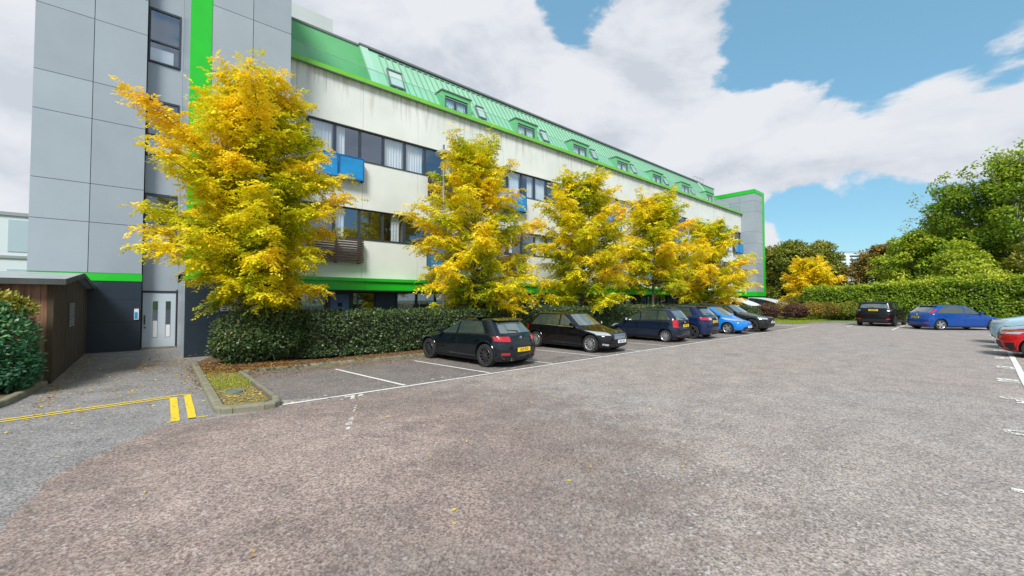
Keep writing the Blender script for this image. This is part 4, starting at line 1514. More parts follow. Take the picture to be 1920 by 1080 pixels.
hedge('beech_hedge', 'long dark clipped hedge between the parking bays and the white building', 'hedge', [(3.4, 14.0), (12, 14.05), (22, 14.0), (35.5, 14.0)], .62, 1.40, 1.45, M['hleaf'], 62000, .085, 5, rough=.085, lit_top=.12)
bush('dark_shrub', 'rounded dark green shrub at the near end of the clipped hedge', 'shrub', 2.6, 14.1,
     [(-.55, .1, .75, .75, .7, .75), (.3, -.1, .85, .85, .75, .75), (-.1, .3, .5, 1.2, .8, .55), (.95, 0, .8, .6, .6, .62)], M['hleaf'], 15000, .085, 8, tone=.12, stems=10)
bush('locust_suckers', 'fresh green low sprays sprouting above the dark shrub near the wall lettering', 'shrub', 2.95, 14.9,
     [(0, 0, 1.55, .55, .4, .25), (-.35, 0, 1.75, .35, .3, .2), (.45, .1, 1.55, .45, .35, .2), (.1, .1, 1.25, .5, .4, .3)], M['gleaf'], 2400, .10, 12, tone=.2, droop=.4)
bush('laurel_bush', 'glossy green laurel bush against the timber shed', 'shrub', -2.5, 12.95,
     [(0, 0, .85, .85, .8, .95), (-.7, .1, .9, .8, .7, .9), (.35, -.1, .45, .55, .6, .5), (-1.4, 0, .8, .8, .7, .85), (-2.4, 0, .8, .9, .7, .85)], M['bleaf'], 24000, .09, 14, stems=9, z=.075)
bush('mottled_shrub', 'yellow-green mottled shrub rising above the laurel bush', 'shrub', -2.5, 13.35,
     [(0, 0, 1.8, .55, .35, .22), (.35, 0, 1.65, .4, .3, .2), (-.8, 0, 1.75, .6, .35, .25), (-.2, 0, 1.4, .6, .3, .3)], M['oleaf'], 3600, .10, 16, z=.075, tone=.3)
hedge('tall_hedge', 'tall broad sunlit green hedge behind the end row of parked cars', 'hedge', [(47.4, 11.5), (47.4, 3), (47.5, -3.5), (47.6, -20)], 1.0, 2.75, 4.45, M['gleaf'], 62000, .19, 21, rough=.24, lit_top=.38, z=.1)
hedge('low_mixed_hedge', 'rough low green hedge at the back of the grass corner', 'hedge', [(56, 15.5), (49, 11.6), (47.2, 10.6)], .8, 1.7, 2.3, M['oleaf'], 9000, .17, 22, rough=.2, z=.1)

SH = [('purple_shrub', 'dark purple leaved shrub on the grass corner right of the cycle shelter', 39.4, 12.2, 1.55, 1.0, 'pleaf', .1),
      ('purple_shrub', 'second smaller purple shrub nearer the kerb corner', 41.8, 10.8, 1.5, .95, 'pleaf', 0),
      ('orange_shrub', 'orange and yellow autumn shrub under the small golden tree', 43.2, 10.0, 1.6, 1.05, 'rleaf', .25),
      ('orange_shrub', 'rust coloured shrub between the orange shrub and the tall hedge', 45.0, 9.2, 1.6, 1.0, 'rleaf', .05),
      ('green_shrub', 'loose green shrub beside the black four wheel drive', 46.2, 7.9, 1.7, 1.0, 'oleaf', .1),
      ('dark_low_shrub', 'dark low shrub in front of the first cycle shelter', 37.2, 13.2, 1.35, 1.3, 'hleaf', .1),
      ('orange_shrub', 'tall thin orange shrub behind the purple shrubs', 43.6, 12.0, 1.8, 1.1, 'rleaf', .1)]
for i, (nm, lb, x, y, h, w, mm, tn) in enumerate(SH):
    bush(nm, lb, 'shrub', x, y, [(0, 0, h * .62, w * .9, w * .8, h * .36), (w * .5, -.2, h * .5, w * .6, w * .6, h * .3), (-w * .5, .2, h * .52, w * .6, w * .6, h * .3)], M[mm], 2600, .13, 70 + i, z=.1, tone=tn)

GL = 'woodland trees left of the far block'
leafy_tree('woodland_tree', 'dark olive tree directly beside the green corner strip of the end tower', 76, 22.5, 10.5, 4.6, M['oleaf'], 16000, .38, 101, GL, low=.02)
leafy_tree('woodland_tree', 'broad dark tree behind the small golden tree', 74, 19.5, 10.8, 4.6, M['oleaf'], 17000, .38, 102, GL, low=.02, tone=-.05)
leafy_tree('woodland_tree', 'rounded green tree at the right end of the dark woods, before the far block', 78, 16.6, 10.9, 4.2, M['oleaf'], 16000, .38, 103, GL, low=.02, tone=.08)
leafy_tree('woodland_tree', 'darker tree filling the wood behind the end tower corner', 88, 31, 12.4, 6.0, M['oleaf'], 12000, .45, 104, GL, low=.02, tone=-.1)
GR = 'trees behind the tall hedge'
leafy_tree('rust_tree', 'rust brown low tree just right of the far slatted block', 76, 9.6, 9.6, 3.9, M['rleaf'], 12000, .36, 111, GR, low=.02)
leafy_tree('hedgerow_tree', 'fresh green bushy tree right of the rust brown tree', 69.5, 5.0, 10.4, 4.0, M['gleaf'], 16000, .32, 112, GR, low=.02, tone=.1)
leafy_tree('hedgerow_tree', 'bright low green tree leaning over the middle of the tall hedge', 64, 5.0, 9.6, 3.9, M['gleaf'], 16000, .30, 113, GR, low=.02, tone=.16)
leafy_tree('hedgerow_tree', 'middle height green tree linking the low trees to the tallest pair', 71.5, 3.0, 12.4, 4.1, M['oleaf'], 15000, .32, 121, GR, low=.02, tone=.12, wisp=8)
leafy_tree('tall_tree', 'tall airy green tree with wispy top, left one of the tallest pair', 65, 1.9, 14.8, 4.2, M['gleaf'], 21000, .31, 114, GR, low=.05, bark='pale_bark', wisp=26)
leafy_tree('tall_tree', 'tallest green tree near the picture edge with pale bare trunk', 63.5, -2.2, 16.3, 4.4, M['gleaf'], 21000, .31, 115, GR, low=.25, bark='pale_bark', wisp=22, tone=.04)
leafy_tree('hedgerow_tree', 'pale green young tree close behind the right part of the tall hedge', 58, 1.6, 7.2, 3.1, M['gleaf'], 12000, .28, 116, GR, low=.02, tone=.2)
leafy_tree('tall_tree', 'tall dark green tree rising at the right edge behind the others', 68, -6.0, 17.0, 4.8, M['oleaf'], 15000, .36, 117, GR, low=.04, wisp=10)
leafy_tree('hedgerow_tree', 'low yellowish tree behind the right end of the tall hedge', 58, -3.5, 7.6, 3.2, M['oleaf'], 10000, .28, 119, GR, low=.02, tone=.2)
leafy_tree('rust_tree', 'low brownish tree farther back behind the rust brown tree', 90, 9.5, 9.6, 4.4, M['rleaf'], 9000, .42, 118, GR, low=.02, tone=-.1)

for _x, _y, _h, _s, _t in ((23, -31, 13.5, 131, 'dark green tree across the car park, mirrored in the lower ribbon windows'), (31, -33, 15, 132, 'second tree across the car park, mirrored farther right in the lower windows')):
    leafy_tree('woodland_tree', _t, _x, _y, _h, 4.2, M['oleaf'], 6000, .5, _s, 'trees across the car park', low=.02)

# fallen leaves: litter in the bed, scatter on the tarmac
def litter(name, label_kind, n, fn, size, seed, tone, z):
    r = np.random.RandomState(seed)
    P = fn(r, n)
    n = len(P)
    P = np.concatenate([P, np.full((n, 1), z) + r.uniform(0, .015, (n, 1))], 1)
    D = np.concatenate([r.normal(size=(n, 2)), r.normal(0, .12, (n, 1))], 1)
    Nn = np.array([0, 0, 1.0]) + r.normal(0, .25, (n, 3))
    V = leaf_quads(P, D, Nn, size * r.uniform(.6, 1.4, n), size * .5 * r.uniform(.7, 1.3, n))
    o = link(name, raw_mesh(name, V, 4, M['litter'], np.clip(tone + r.normal(0, .22, n), 0, 1)))
    o['kind'] = 'stuff'
    return o


litter('leaf_litter', '', 15000, lambda r, n: np.stack([r.uniform(1.1, 34, n), 12.6 + np.abs(r.normal(0, .55, n))], 1), .065, 1, .35, .092)
litter('leaf_litter', '', 3000, lambda r, n: np.stack([1.05 + r.uniform(0, 2.2, n), 12.4 + r.uniform(0, 2.2, n)], 1), .07, 6, .35, .094)
litter('leaf_litter', '', 1100, lambda r, n: np.stack([r.uniform(1.05, 1.68, n), r.uniform(8.6, 12.6, n)], 1), .05, 7, .75, .096)
litter('leaf_litter', '', 3200, lambda r, n: np.stack([r.uniform(1.9, 34, n), r.uniform(12.40, 12.60, n)], 1), .06, 21, .38, .118)
litter('leaf_litter', '', 700, lambda r, n: np.stack([r.uniform(-.2, 2.6, n), 15.3 + r.normal(0, .7, n)], 1), .06, 22, .5, .10)
litter('fallen_leaves', '', 5200, lambda r, n: np.stack([r.uniform(1.9, 34, n), 12.38 - np.abs(r.exponential(.35, n))], 1), .06, 2, .45, .006)
litter('fallen_leaves', '', 520, lambda r, n: np.stack([r.uniform(-1.6, 1.0, n), r.uniform(9.0, 20, n)], 1), .06, 3, .85, .014)
litter('fallen_leaves', '', 260, lambda r, n: np.stack([.98 - np.abs(r.exponential(.12, n)), r.uniform(10.5, 15, n)], 1), .06, 9, .5, .014)
litter('fallen_leaves', '', 300, lambda r, n: np.stack([-1.5 + np.abs(r.exponential(.12, n)), r.uniform(11, 20, n)], 1), .06, 10, .6, .014)
litter('fallen_leaves', '', 520, lambda r, n: np.stack([r.uniform(1.9, 30, n), r.uniform(5.5, 12.2, n)], 1), .055, 4, .85, .014)
litter('fallen_leaves', '', 90, lambda r, n: np.stack([r.uniform(-2, 12, n), r.uniform(.5, 8, n)], 1), .05, 5, .95, .014)

# grass tufts on the island and verge
def grass_stuff(name, n, fn, hgt, seed, z):
    r = np.random.RandomState(seed)
    XY = fn(r, n)
    P = np.concatenate([XY, np.full((n, 1), z)], 1)
    D = np.concatenate([r.normal(0, .35, (n, 2)), np.ones((n, 1))], 1)
    Nn = np.concatenate([r.normal(size=(n, 2)), np.zeros((n, 1))], 1)
    V = leaf_quads(P, D, Nn, hgt * r.uniform(.5, 1.3, n), hgt * .16)
    o = link(name, raw_mesh(name, V, 4, M['gleaf'], np.clip(.6 + r.normal(0, .15, n), 0, 1)))
    o['kind'] = 'stuff'


grass_stuff('grass', 800, lambda r, n: np.stack([r.uniform(1.06, 1.72, n), 10.2 + np.abs(r.normal(0, 1.2, n))], 1), .07, 1, .088)
grass_stuff('grass', 9000, lambda r, n: np.stack([r.uniform(37, 46, n), 0 * r.uniform(0, 1, n) + (lambda x: 0)(0) + r.uniform(9.2, 13, n)], 1), .13, 2, .10)
print('vegetation done')

# ---------------------------------------------------------------- cars
def lerp_rows(rows, z):
    """rows: (z, xf, xr, w, Rf, Rr)"""
    zs = [r[0] for r in rows]
    return [float(np.interp(z, zs, [r[k] for r in rows])) for k in range(1, 6)]


class CarShape:
    def __init__(s, rows):
        s.rows = rows
        s.cache = {}

    def half(s, z):
        """outline from the front centre round the +y side to the rear centre, with arc length"""
        key = round(z, 4)
        if key in s.cache:
            return s.cache[key]
        xf, xr, w, Rf, Rr = lerp_rows(s.rows, z)
        pts = []
        q, p = 3.4, 2.0
        for i in range(61):
            th = PI / 2 * i / 60
            y = w * math.sin(th) ** (2 / q)
            x = xf - Rf + Rf * max(0, 1 - (y / w) ** q) ** (1 / p)
            pts.append((x, y))
        for i in range(1, 40):
            t = i / 40
            x = (xf - Rf) + ((xr + Rr) - (xf - Rf)) * t
            pts.append((x, w))
        for i in range(61):
            th = PI / 2 * (1 - i / 60)
            y = w * math.sin(th) ** (2 / q)
            x = xr + Rr - Rr * max(0, 1 - (y / w) ** q) ** (1 / p)
            pts.append((x, y))
        A = np.array(pts)
        mid, hl = (xf + xr) / 2, (xf - xr) / 2
        A[:, 1] *= 1 - .035 * (np.abs(A[:, 0] - mid) / hl) ** 2
        L = np.concatenate([[0], np.cumsum(np.linalg.norm(np.diff(A, axis=0), axis=1))])
        s.cache[key] = (A, L)
        return A, L

    def ring(s, z, n):
        A, L = s.half(z)
        t = np.linspace(0, L[-1], n)
        x, y = np.interp(t, L, A[:, 0]), np.interp(t, L, A[:, 1])
        return x, y

    def pt(s, mode, a, z):
        """mode F/R: a = signed arc length from front/rear centre; S/s: a = x on +y / -y side"""
        A, L = s.half(z)
        if mode in 'FR':
            t = abs(a) if mode == 'F' else L[-1] - abs(a)
            x, y = float(np.interp(t, L, A[:, 0])), float(np.interp(t, L, A[:, 1]))
            return Vector((x, y if a >= 0 else -y, z))
        k = np.argsort(A[:, 0])
        y = float(np.interp(a, A[k, 0], A[k, 1]))
        return Vector((a, y if mode == 'S' else -y, z))

    def patch(s, mode, corners, off=.006, nu=10, nv=5, b=None):
        """corners: (a,z) bl, br, tr, tl; bilinear patch lying on the surface"""
        b = b or MB()
        c = [Vector((p[0], p[1], 0)) for p in corners]
        grid = []
        e = .008
        for j in range(nv + 1):
            for i in range(nu + 1):
                u, v = i / nu, j / nv
                q = (c[0] * (1 - u) + c[1] * u) * (1 - v) + (c[3] * (1 - u) + c[2] * u) * v
                P = s.pt(mode, q.x, q.y)
                du = s.pt(mode, q.x + e, q.y) - s.pt(mode, q.x - e, q.y)
                dv = s.pt(mode, q.x, q.y + e) - s.pt(mode, q.x, q.y - e)
                nn = du.cross(dv)
                if nn.length > 1e-9:
                    nn.normalize()
                ref = Vector((P.x - .0 if mode in 'FR' else 0, P.y, .15 if P.z > .6 else 0))
                if nn.dot(ref) < 0:
                    nn = -nn
                grid.append(P + nn * off)
        fs = []
        for j in range(nv):
            for i in range(nu):
                k = j * (nu + 1) + i
                fs.append((k, k + 1, k + nu + 2, k + nu + 1))
        b.add(grid, fs)
        return b


def rows_from(p):
    """body profile rows from a few dimensions"""
    L, Wd, H = p['L'], p['W'], p['H']
    f, r, w = L / 2, -L / 2, Wd / 2
    g = p.get('gc', .17)
    nz, nb = p['nose'], p['cowl_z']         # bonnet front edge height, cowl height
    cx = p['cowl_x']                        # x of windscreen foot
    rf, rr_ = p['roof_f'], p['roof_r']      # x of roof front / rear ends
    bz, bx = p['tail_z'], p['tail_x']       # height and x of rear window foot
    top = H
    rows = []
    rows.append((g, f - .20, r + .16, w * .90, .45, .32))
    rows.append((g + .07, f - .06, r + .05, w * .965, .48, .34))
    rows.append((g + .22, f - .005, r + .01, w * .985, .50, .36))
    rows.append((nz * .72, f, r, w * .99, .52, .38))
    rows.append((nz * .90, f - .03, r + .01, w * 1.0, .55, .40))
    rows.append((nz, f - .09, r + .03, w * .998, .58, .42))
    rows.append((nz + .045, f - .19, r + .05, w * .99, .62, .43))
    zr = nz + .045
    for t, q in ((.22, .30), (.45, .56), (.7, .79), (.9, .95), (1, 1)):
        z = zr + (nb - zr) * t
        xf = (f - .19) + (cx - (f - .19)) * q
        tt = min(1, z / max(bz, .01))
        wv_ = {.22: .985, .45: .978, .7: .985, .9: .975, 1: .95}[t]
        rows.append((z, xf, r + .05 + (bx - (r + .05)) * max(0, (z - zr) / max(.05, bz - zr)) ** 1.6 if z < bz else bx, w * wv_, .62 - .22 * t, .42 - .08 * t))
    # greenhouse
    wt = p.get('roof_w', .78)
    zend = H - .055
    for t in (.12, .3, .5, .7, .88, 1.0):
        z = nb + (zend - nb) * t
        xf = cx + (rf - cx) * (t ** .93)
        tb = max(0, (z - bz) / (zend - bz))
        xr = bx + (rr_ - bx) * tb ** p.get('tailpow', 1.0)
        rows.append((z, xf, xr, w * (.945 + (wt - .945) * t ** 1.05), .38 - .10 * t, .30 - .05 * t))
    wtop = w * wt
    rows.append((H - .028, rf - .16, rr_ + .07, wtop - .035, .45, .3))
    rows.append((H - .010, rf - .38, rr_ + .22, wtop - .10, .5, .35))
    rows.append((H - .002, rf - .62, rr_ + .5, wtop - .24, .4, .3))
    rows.append((H, rf - .85, rr_ + .75, wtop - .42, .25, .2))
    return rows


def car_paint(name, c, metal=.4, flake=.25):
    m = mat(name, c, .5, metal=0.0, spec=.06, coat=1.0)
    m.node_tree.nodes['Principled BSDF'].inputs['Coat Roughness'].default_value = .05
    return m


def make_wheel(rad, style, hub):
    """tyre mesh, rim mesh; outer face towards +y"""
    w = .105
    t = MB()
    ri = rad * .70
    t.lathe([(ri, -w), (rad * .93, -w), (rad * .985, -w * .8), (rad, -w * .5), (rad, w * .5), (rad * .985, w * .8), (rad * .93, w), (ri, w * .94), (ri, -w)], 32)
    r_ = MB()
    r_.lathe([(ri, w * .9), (ri * .97, w * .98), (ri * .90, w * .88), (ri * .87, w * .45), (ri * .87, -w)], 32, mi=0)
    r_.lathe([(ri * .88, w * .10), (.001, w * .10)], 32, mi=1)
    ns = {'five': 5, 'ten': 10, 'seven': 7, 'multi': 9, 'y': 10}[style]
    for k in range(ns):
        a = 2 * PI * k / ns
        hw_ = {'five': .052, 'ten': .022, 'seven': .034, 'multi': .026, 'y': .017}[style]
        Mx = Matrix.Rotation(a, 4, 'Y')
        vs = [(.045, -hw_ * 1.1), (ri * .92, -hw_ * .75), (ri * .92, hw_ * .75), (.045, hw_ * 1.1)]
        V = [Mx @ Vector((x, w * (.72 if x < .1 else .88), z)) for x, z in vs] + [Mx @ Vector((x, w * .25, z)) for x, z in vs]
        r_.add(V, [(0, 1, 2, 3), (4, 7, 6, 5), (0, 4, 5, 1), (1, 5, 6, 2), (2, 6, 7, 3), (3, 7, 4, 0)], 0)
    r_.lathe([(.075, w * .3), (.07, w * .78), (.045, w * .86), (.001, w * .87)], 16, mi=0)
    return t.mesh('tyre', M['tyre'], True), r_.mesh('rim', [hub, M['black']], True)


def make_car(label, cat, loc, rz, p, paint, group='cars parked in the car park'):
    o = thing('parked_car', label, cat, loc, rz, group)
    S_ = CarShape(rows_from(p))
    L, Wd, H = p['L'], p['W'], p['H']
    f, r, w = L / 2, -L / 2, Wd / 2
    wr = p.get('wr', .32)
    xfw, xrw = f - p['fo'], r + p['ro']
    body_m = paint
    # body shell
    zs = []
    rz_ = [q[0] for q in S_.rows]
    for a, b_ in zip(rz_[:-1], rz_[1:]):
        k = max(1, int(round((b_ - a) / .05)))
        zs += [a + (b_ - a) * i / k for i in range(k)]
    zs.append(rz_[-1])
    n = 46
    vs, fs = [], []
    for z in zs:
        x, y = S_.ring(z, n)
        ring = [(x[i], y[i], z) for i in range(n)] + [(x[i], -y[i], z) for i in range(n - 2, 0, -1)]
        vs += ring
    m = 2 * n - 2
    for j in range(len(zs) - 1):
        for i in range(m):
            fs.append((j * m + i, j * m + (i + 1) % m, (j + 1) * m + (i + 1) % m, (j + 1) * m + i))
    fs.append(tuple(range(m))[::-1])
    fs.append(tuple(range((len(zs) - 1) * m, len(zs) * m)))
    b = MB()
    b.add(vs, fs)
    me = b.mesh('body', [body_m, M['black']])
    body = link('body', me, o)
    # wheel openings
    cut = MB()
    for xa in (xfw, xrw):
        for sg in (-1, 1):
            y0, y1 = (w - .30, w + .3) if sg > 0 else (-w - .3, -w + .30)
            k = 30
            R_ = wr + .055
            ring = [(xa + R_ * math.cos(2 * PI * i / k), wr + .01 + R_ * math.sin(2 * PI * i / k)) for i in range(k)]
            cut.prism(ring[::-1], y0, y1, 'y')
    cme = cut.mesh('cut', M['black'])
    co = link('cut_tmp', cme, o)
    mod = body.modifiers.new('b', 'BOOLEAN')
    mod.operation = 'DIFFERENCE'
    mod.object = co
    mod.solver = 'EXACT'
    dg = bpy.context.evaluated_depsgraph_get()
    nm = bpy.data.meshes.new_from_object(body.evaluated_get(dg))
    body.modifiers.clear()
    bpy.data.objects.remove(co)
    body.data = nm
    nm.materials.clear()
    nm.materials.append(body_m)
    nm.materials.append(M['black'])
    for pl in nm.polygons:
        c = pl.center
        pl.material_index = 0
        for xa in (xfw, xrw):
            d = math.hypot(c.x - xa, c.z - wr - .01)
            if d < wr + .06 and abs(c.y) < w * 1.05:
                ys = S_.pt('S', c.x, max(c.z, S_.rows[0][0])).y
                if abs(c.y) < ys - .02 or d < wr + .02:
                    pl.material_index = 1
        if c.z < S_.rows[0][0] + .02 and pl.normal.z < -.7:
            pl.material_index = 1
    nm.polygons.foreach_set('use_smooth', [True] * len(nm.polygons))
    nm.set_sharp_from_angle(angle=R(32))
    # wheels
    tm, rm = make_wheel(wr, p.get('rim', 'ten'), M[p.get('rimc', 'alloy')])
    for xa in (xfw, xrw):
        for sg in (-1, 1):
            wo = link('wheel', tm, o, (xa, sg * (w - .125), wr), (0, 0, 0 if sg > 0 else PI))
            link('rim', rm, wo)
    # wheel arch lips
    for xa in (xfw, xrw):
        for md in 'Ss':
            gb_ = MB()
            vs, k = [], 20
            R0, R1 = wr + .050, wr + p.get('flare', .085)
            for i in range(k + 1):
                a = R(-8) + R(196) * i / k
                for R__, of in ((R0, .012), (R1, .010), (R1 + .012, -.004)):
                    X, Z = xa + R__ * math.cos(a), wr + .01 + R__ * math.sin(a)
                    q = S_.pt(md, X, max(Z, S_.rows[0][0]))
                    vs.append((X, q.y + (of if md == 'S' else -of), max(Z, S_.rows[0][0] - .02)))
            gb_.add(vs, [(3 * i + j, 3 * i + j + 1, 3 * i + j + 4, 3 * i + j + 3) for i in range(k) for j in (0, 1)])
            gb_.build('wheel_arch', M['black'] if p.get('dark_arch') else body_m, o, True)
    nb, bz, cx, bx = p['cowl_z'], p['tail_z'], p['cowl_x'], p['tail_x']
    zt = H - .085
    gl, glw = M['car_glass'], M[p.get('wglass', 'car_glass_light')]

    def xf(z): return lerp_rows(S_.rows, z)[0]
    def xr(z): return lerp_rows(S_.rows, z)[1]
    def ww(z): return lerp_rows(S_.rows, z)[2]
    # windscreen and rear window
    z0, z1 = nb + .015, H - .075
    S_.patch('F', [(-ww(z0) * .90, z0), (ww(z0) * .90, z0), (ww(z1) * .84, z1), (-ww(z1) * .84, z1)], .006, 14, 8).build('windscreen', glw, o, True)
    rz0, rz1 = bz + .02, H - .10
    rw = p.get('rw', .80)
    S_.patch('R', [(-ww(rz0) * rw, rz0), (ww(rz0) * rw, rz0), (ww(rz1) * (rw - .04), rz1), (-ww(rz1) * (rw - .04), rz1)], .007, 14, 8).build('rear_window', M[p.get('rglass', 'car_glass_light')], o, True)
    wp = MB()
    c0 = S_.pt('R', 0, rz0 + .02)
    wp.tube([c0 + Vector((-.02, 0, .0)), S_.pt('R', -.02, rz0 + .05) + Vector((-.03, 0, 0)), S_.pt('R', .36, rz0 + .09) + Vector((-.025, 0, 0))], [.02, .014, .006], 6)
    wp.build('rear_wiper', M['black'], o)
    # side windows
    zb = p['belt']
    zbr = zb + p.get('belt_rise', .06)
    bp_ = p.get('b_pillar', -.12)
    cp = p.get('c_pillar', .42)
    cpz = p.get('c_pillar_top', .34)
    dp = p.get('d_split', None)
    for md in 'Ss':
        A0 = xf(zb) - .34
        A1 = xf(zt) - .30
        zB = zb + (zbr - zb) * .5
        trim = MB()
        S_.patch(md, [(xr(zbr) + cp - .03, zbr - .028), (A0 + .05, zb - .028), (A0 + .05, zb - .010), (xr(zbr) + cp - .03, zbr - .010)], .009, 12, 1, trim)
        trim.build('window_trim', M['chrome'] if p.get('chrome_trim') else M['black'], o, True)
        S_.patch(md, [(bp_ + .035, zB), (A0, zb), (A1, zt), (bp_ + .035, zt + .004)], .007, 8, 6).build('side_window', gl, o, True)
        if dp is None:
            S_.patch(md, [(xr(zbr) + cp, zbr), (bp_ - .035, zB), (bp_ - .035, zt + .004), (xr(zt) + cpz, zt - .01)], .007, 8, 6).build('side_window', gl, o, True)
        else:
            S_.patch(md, [(dp + .02, zbr), (bp_ - .035, zB), (bp_ - .035, zt + .004), (dp + .02, zt)], .007, 6, 6).build('side_window', gl, o, True)
            S_.patch(md, [(xr(zbr) + cp, zbr + .02), (dp - .02, zbr), (dp - .02, zt), (xr(zt) + cpz, zt - .03)], .007, 6, 6).build('quarter_window', gl, o, True)
        # door joints
        dj = MB()
        sill = S_.rows[0][0] + .10
        for xx in (xfw - wr - .10 - .06, bp_, ):
            S_.patch(md, [(xx - .006, sill), (xx + .006, sill), (xx + .006, zb - .03), (xx - .006, zb - .03)], .003, 1, 10, dj)
        xb2 = xrw + wr * .55
        S_.patch(md, [(xb2 - .006, wr * 2 + .06), (xb2 + .006, wr * 2 + .06), (xb2 - .10 + .006, zbr - .03), (xb2 - .10 - .006, zbr - .03)], .003, 1, 8, dj)
        S_.patch(md, [(xrw + wr + .08, sill), (xfw - wr - .16, sill), (xfw - wr - .16, sill + .012), (xrw + wr + .08, sill + .012)], .003, 12, 1, dj)
        dj.build('door_joint', M['black'], o)
        # lower sill
        S_.patch(md, [(xrw + wr + .10, S_.rows[0][0] + .005), (xfw - wr - .10, S_.rows[0][0] + .005), (xfw - wr - .10, sill - .03), (xrw + wr + .10, sill - .03)], .010, 12, 2).build('sill_trim', M['black'], o, True)
        # handles
        for xx in (bp_ + .16, xb2 + .22 - .10):
            q = S_.pt(md, xx, zb - .115)
            sg = 1 if md == 'S' else -1
            hb = MB().box(-.085, .085, min(.012 * sg, .035 * sg), max(.012 * sg, .035 * sg), -.016, .016)
            hb.build('door_handle', body_m, o, loc=q)
        # mirror
        q = S_.pt(md, A0 - .06, zb + .05)
        sg = 1 if md == 'S' else -1
        mb_ = MB()
        prof = [(0, -.02), (.07, -.075), (.16, -.07), (.21, -.02), (.21, .05), (.15, .085), (.06, .07)]
        ringa = [(-.045, q.y + 0, 0)]
        vs = []
        for dx, sc in ((-.075, .85), (-.03, 1.0), (.05, .92), (.09, .55)):
            for (yy, zz) in prof:
                vs.append((q.x + dx, q.y + sg * (.04 + yy * sc + (1 - sc) * .1), q.z + .03 + zz * sc))
        kk = len(prof)
        fs = [(j * kk + i, j * kk + (i + 1) % kk, (j + 1) * kk + (i + 1) % kk, (j + 1) * kk + i) for j in range(3) for i in range(kk)] + [tuple(range(kk)), tuple(range(3 * kk, 4 * kk))]
        mb_.add(vs, fs)
        mb_.build('door_mirror', body_m, o, True)
    # lights
    hl = p['headlight']      # (a0, a1, z0, z1, slant)
    for sg in (-1, 1):
        a0, a1, h0, h1, s0, s1 = hl
        S_.patch('F', [(sg * a0, h0), (sg * a1, h0 + s0), (sg * a1, h1 + s1), (sg * a0, h1)], .010, 10, 3).build('headlight', M['clear_lens'], o, True)
        a0, a1, h0, h1, s0, s1 = p['taillight']
        tl = S_.patch('R', [(sg * a0, h0), (sg * a1, h0 + s0), (sg * a1, h1 + s1), (sg * a0, h1)], .012, 10, 4)
        tl.build('taillight', M[p.get('tail_m', 'red_lens')], o, True)
        if p.get('reverse_light'):
            a0, a1, h0, h1 = p['reverse_light']
            S_.patch('R', [(sg * a0, h0), (sg * a1, h0), (sg * a1, h1), (sg * a0, h1)], .015, 4, 2).build('reversing_light', M['clear_lens'], o, True)
        if p.get('refl'):
            a0, a1, h0, h1 = p['refl']
            S_.patch('R', [(sg * a0, h0), (sg * a1, h0 + .01), (sg * a1, h1), (sg * a0, h1)], .012, 4, 2).build('rear_reflector', M['red_lens'], o, True)
        if p.get('fog'):
            a0, a1, h0, h1 = p['fog']
            S_.patch('F', [(sg * a0, h0), (sg * a1, h0 + .03), (sg * a1, h1 + .03), (sg * a0, h1)], .012, 6, 2).build('fog_light', M['clear_lens'] if p.get('fog_bright') else M['black'], o, True)
    # grille
    for (a, g0, g1, ta, mm) in p.get('grilles', []):
        S_.patch('F', [(-a, g0), (a, g0), (a * ta, g1), (-a * ta, g1)], .009, 12, 3).build('grille', M[mm], o, True)
        if mm == 'chrome_bars':
            pass
    if p.get('bars'):
        a, g0, g1, ta, nbar = p['bars']
        bb_ = MB()
        for i in range(nbar):
            z = g0 + (g1 - g0) * (i + .5) / nbar
            t = (i + .5) / nbar
            aa = a * (1 + (ta - 1) * t)
            S_.patch('F', [(-aa, z - .009), (aa, z - .009), (aa, z + .009), (-aa, z + .009)], .018, 12, 1, bb_)
        bb_.build('grille_bars', M['chrome'], o, True)
    # rear lower valance and boot joint
    v0 = S_.rows[0][0]
    vt = p.get('valance', .34)
    S_.patch('R', [(-w * .78, v0 + .01), (w * .78, v0 + .01), (w * .70, vt), (-w * .70, vt)], .010, 14, 3).build('rear_valance', M['black'], o, True)
    bj = MB()
    tb = p.get('boot_low', .62)
    S_.patch('R', [(-w * .76, tb), (w * .76, tb), (w * .76, tb + .012), (-w * .76, tb + .012)], .004, 14, 1, bj)
    for sg in (-1, 1):
        S_.patch('R', [(sg * w * .76, tb), (sg * w * .77, tb), (sg * w * .85, bz), (sg * w * .84, bz)], .004, 1, 6, bj)
    bj.build('tailgate_joint', M['black'], o)
    bn = MB()
    S_.patch('F', [(-w * .80, p['nose'] + .035), (w * .80, p['nose'] + .035), (w * .80, p['nose'] + .045), (-w * .80, p['nose'] + .045)], .004, 14, 1, bn)
    bn.build('bonnet_joint', M['black'], o)
    # plates
    def plate(front):
        z = p['plate_f'] if front else p['plate_r']
        pos = S_.pt('F' if front else 'R', 0, z)
        sg = 1 if front else -1
        xo = pos.x + sg * (.035 if front else .03)
        b1 = MB().box(-.008, .008, -.26, .26, -.056, .056)
        pl = b1.build('number_plate', M['plate_w'] if front else M['plate_y'], o, loc=(xo, 0, z))
        ML = Matrix.Translation((sg * .010, 0, 0)) @ Matrix.Rotation(R(90) * sg, 4, 'Z') @ Matrix.Rotation(R(90), 4, 'X') @ Matrix.Diagonal((.80, 1, 1, 1))
        if p.get('plate'):
            text_mesh(p['plate'], .105, M['black'], 0, 'lettering', pl, ML, bold=.002)
    plate(True)
    plate(False)
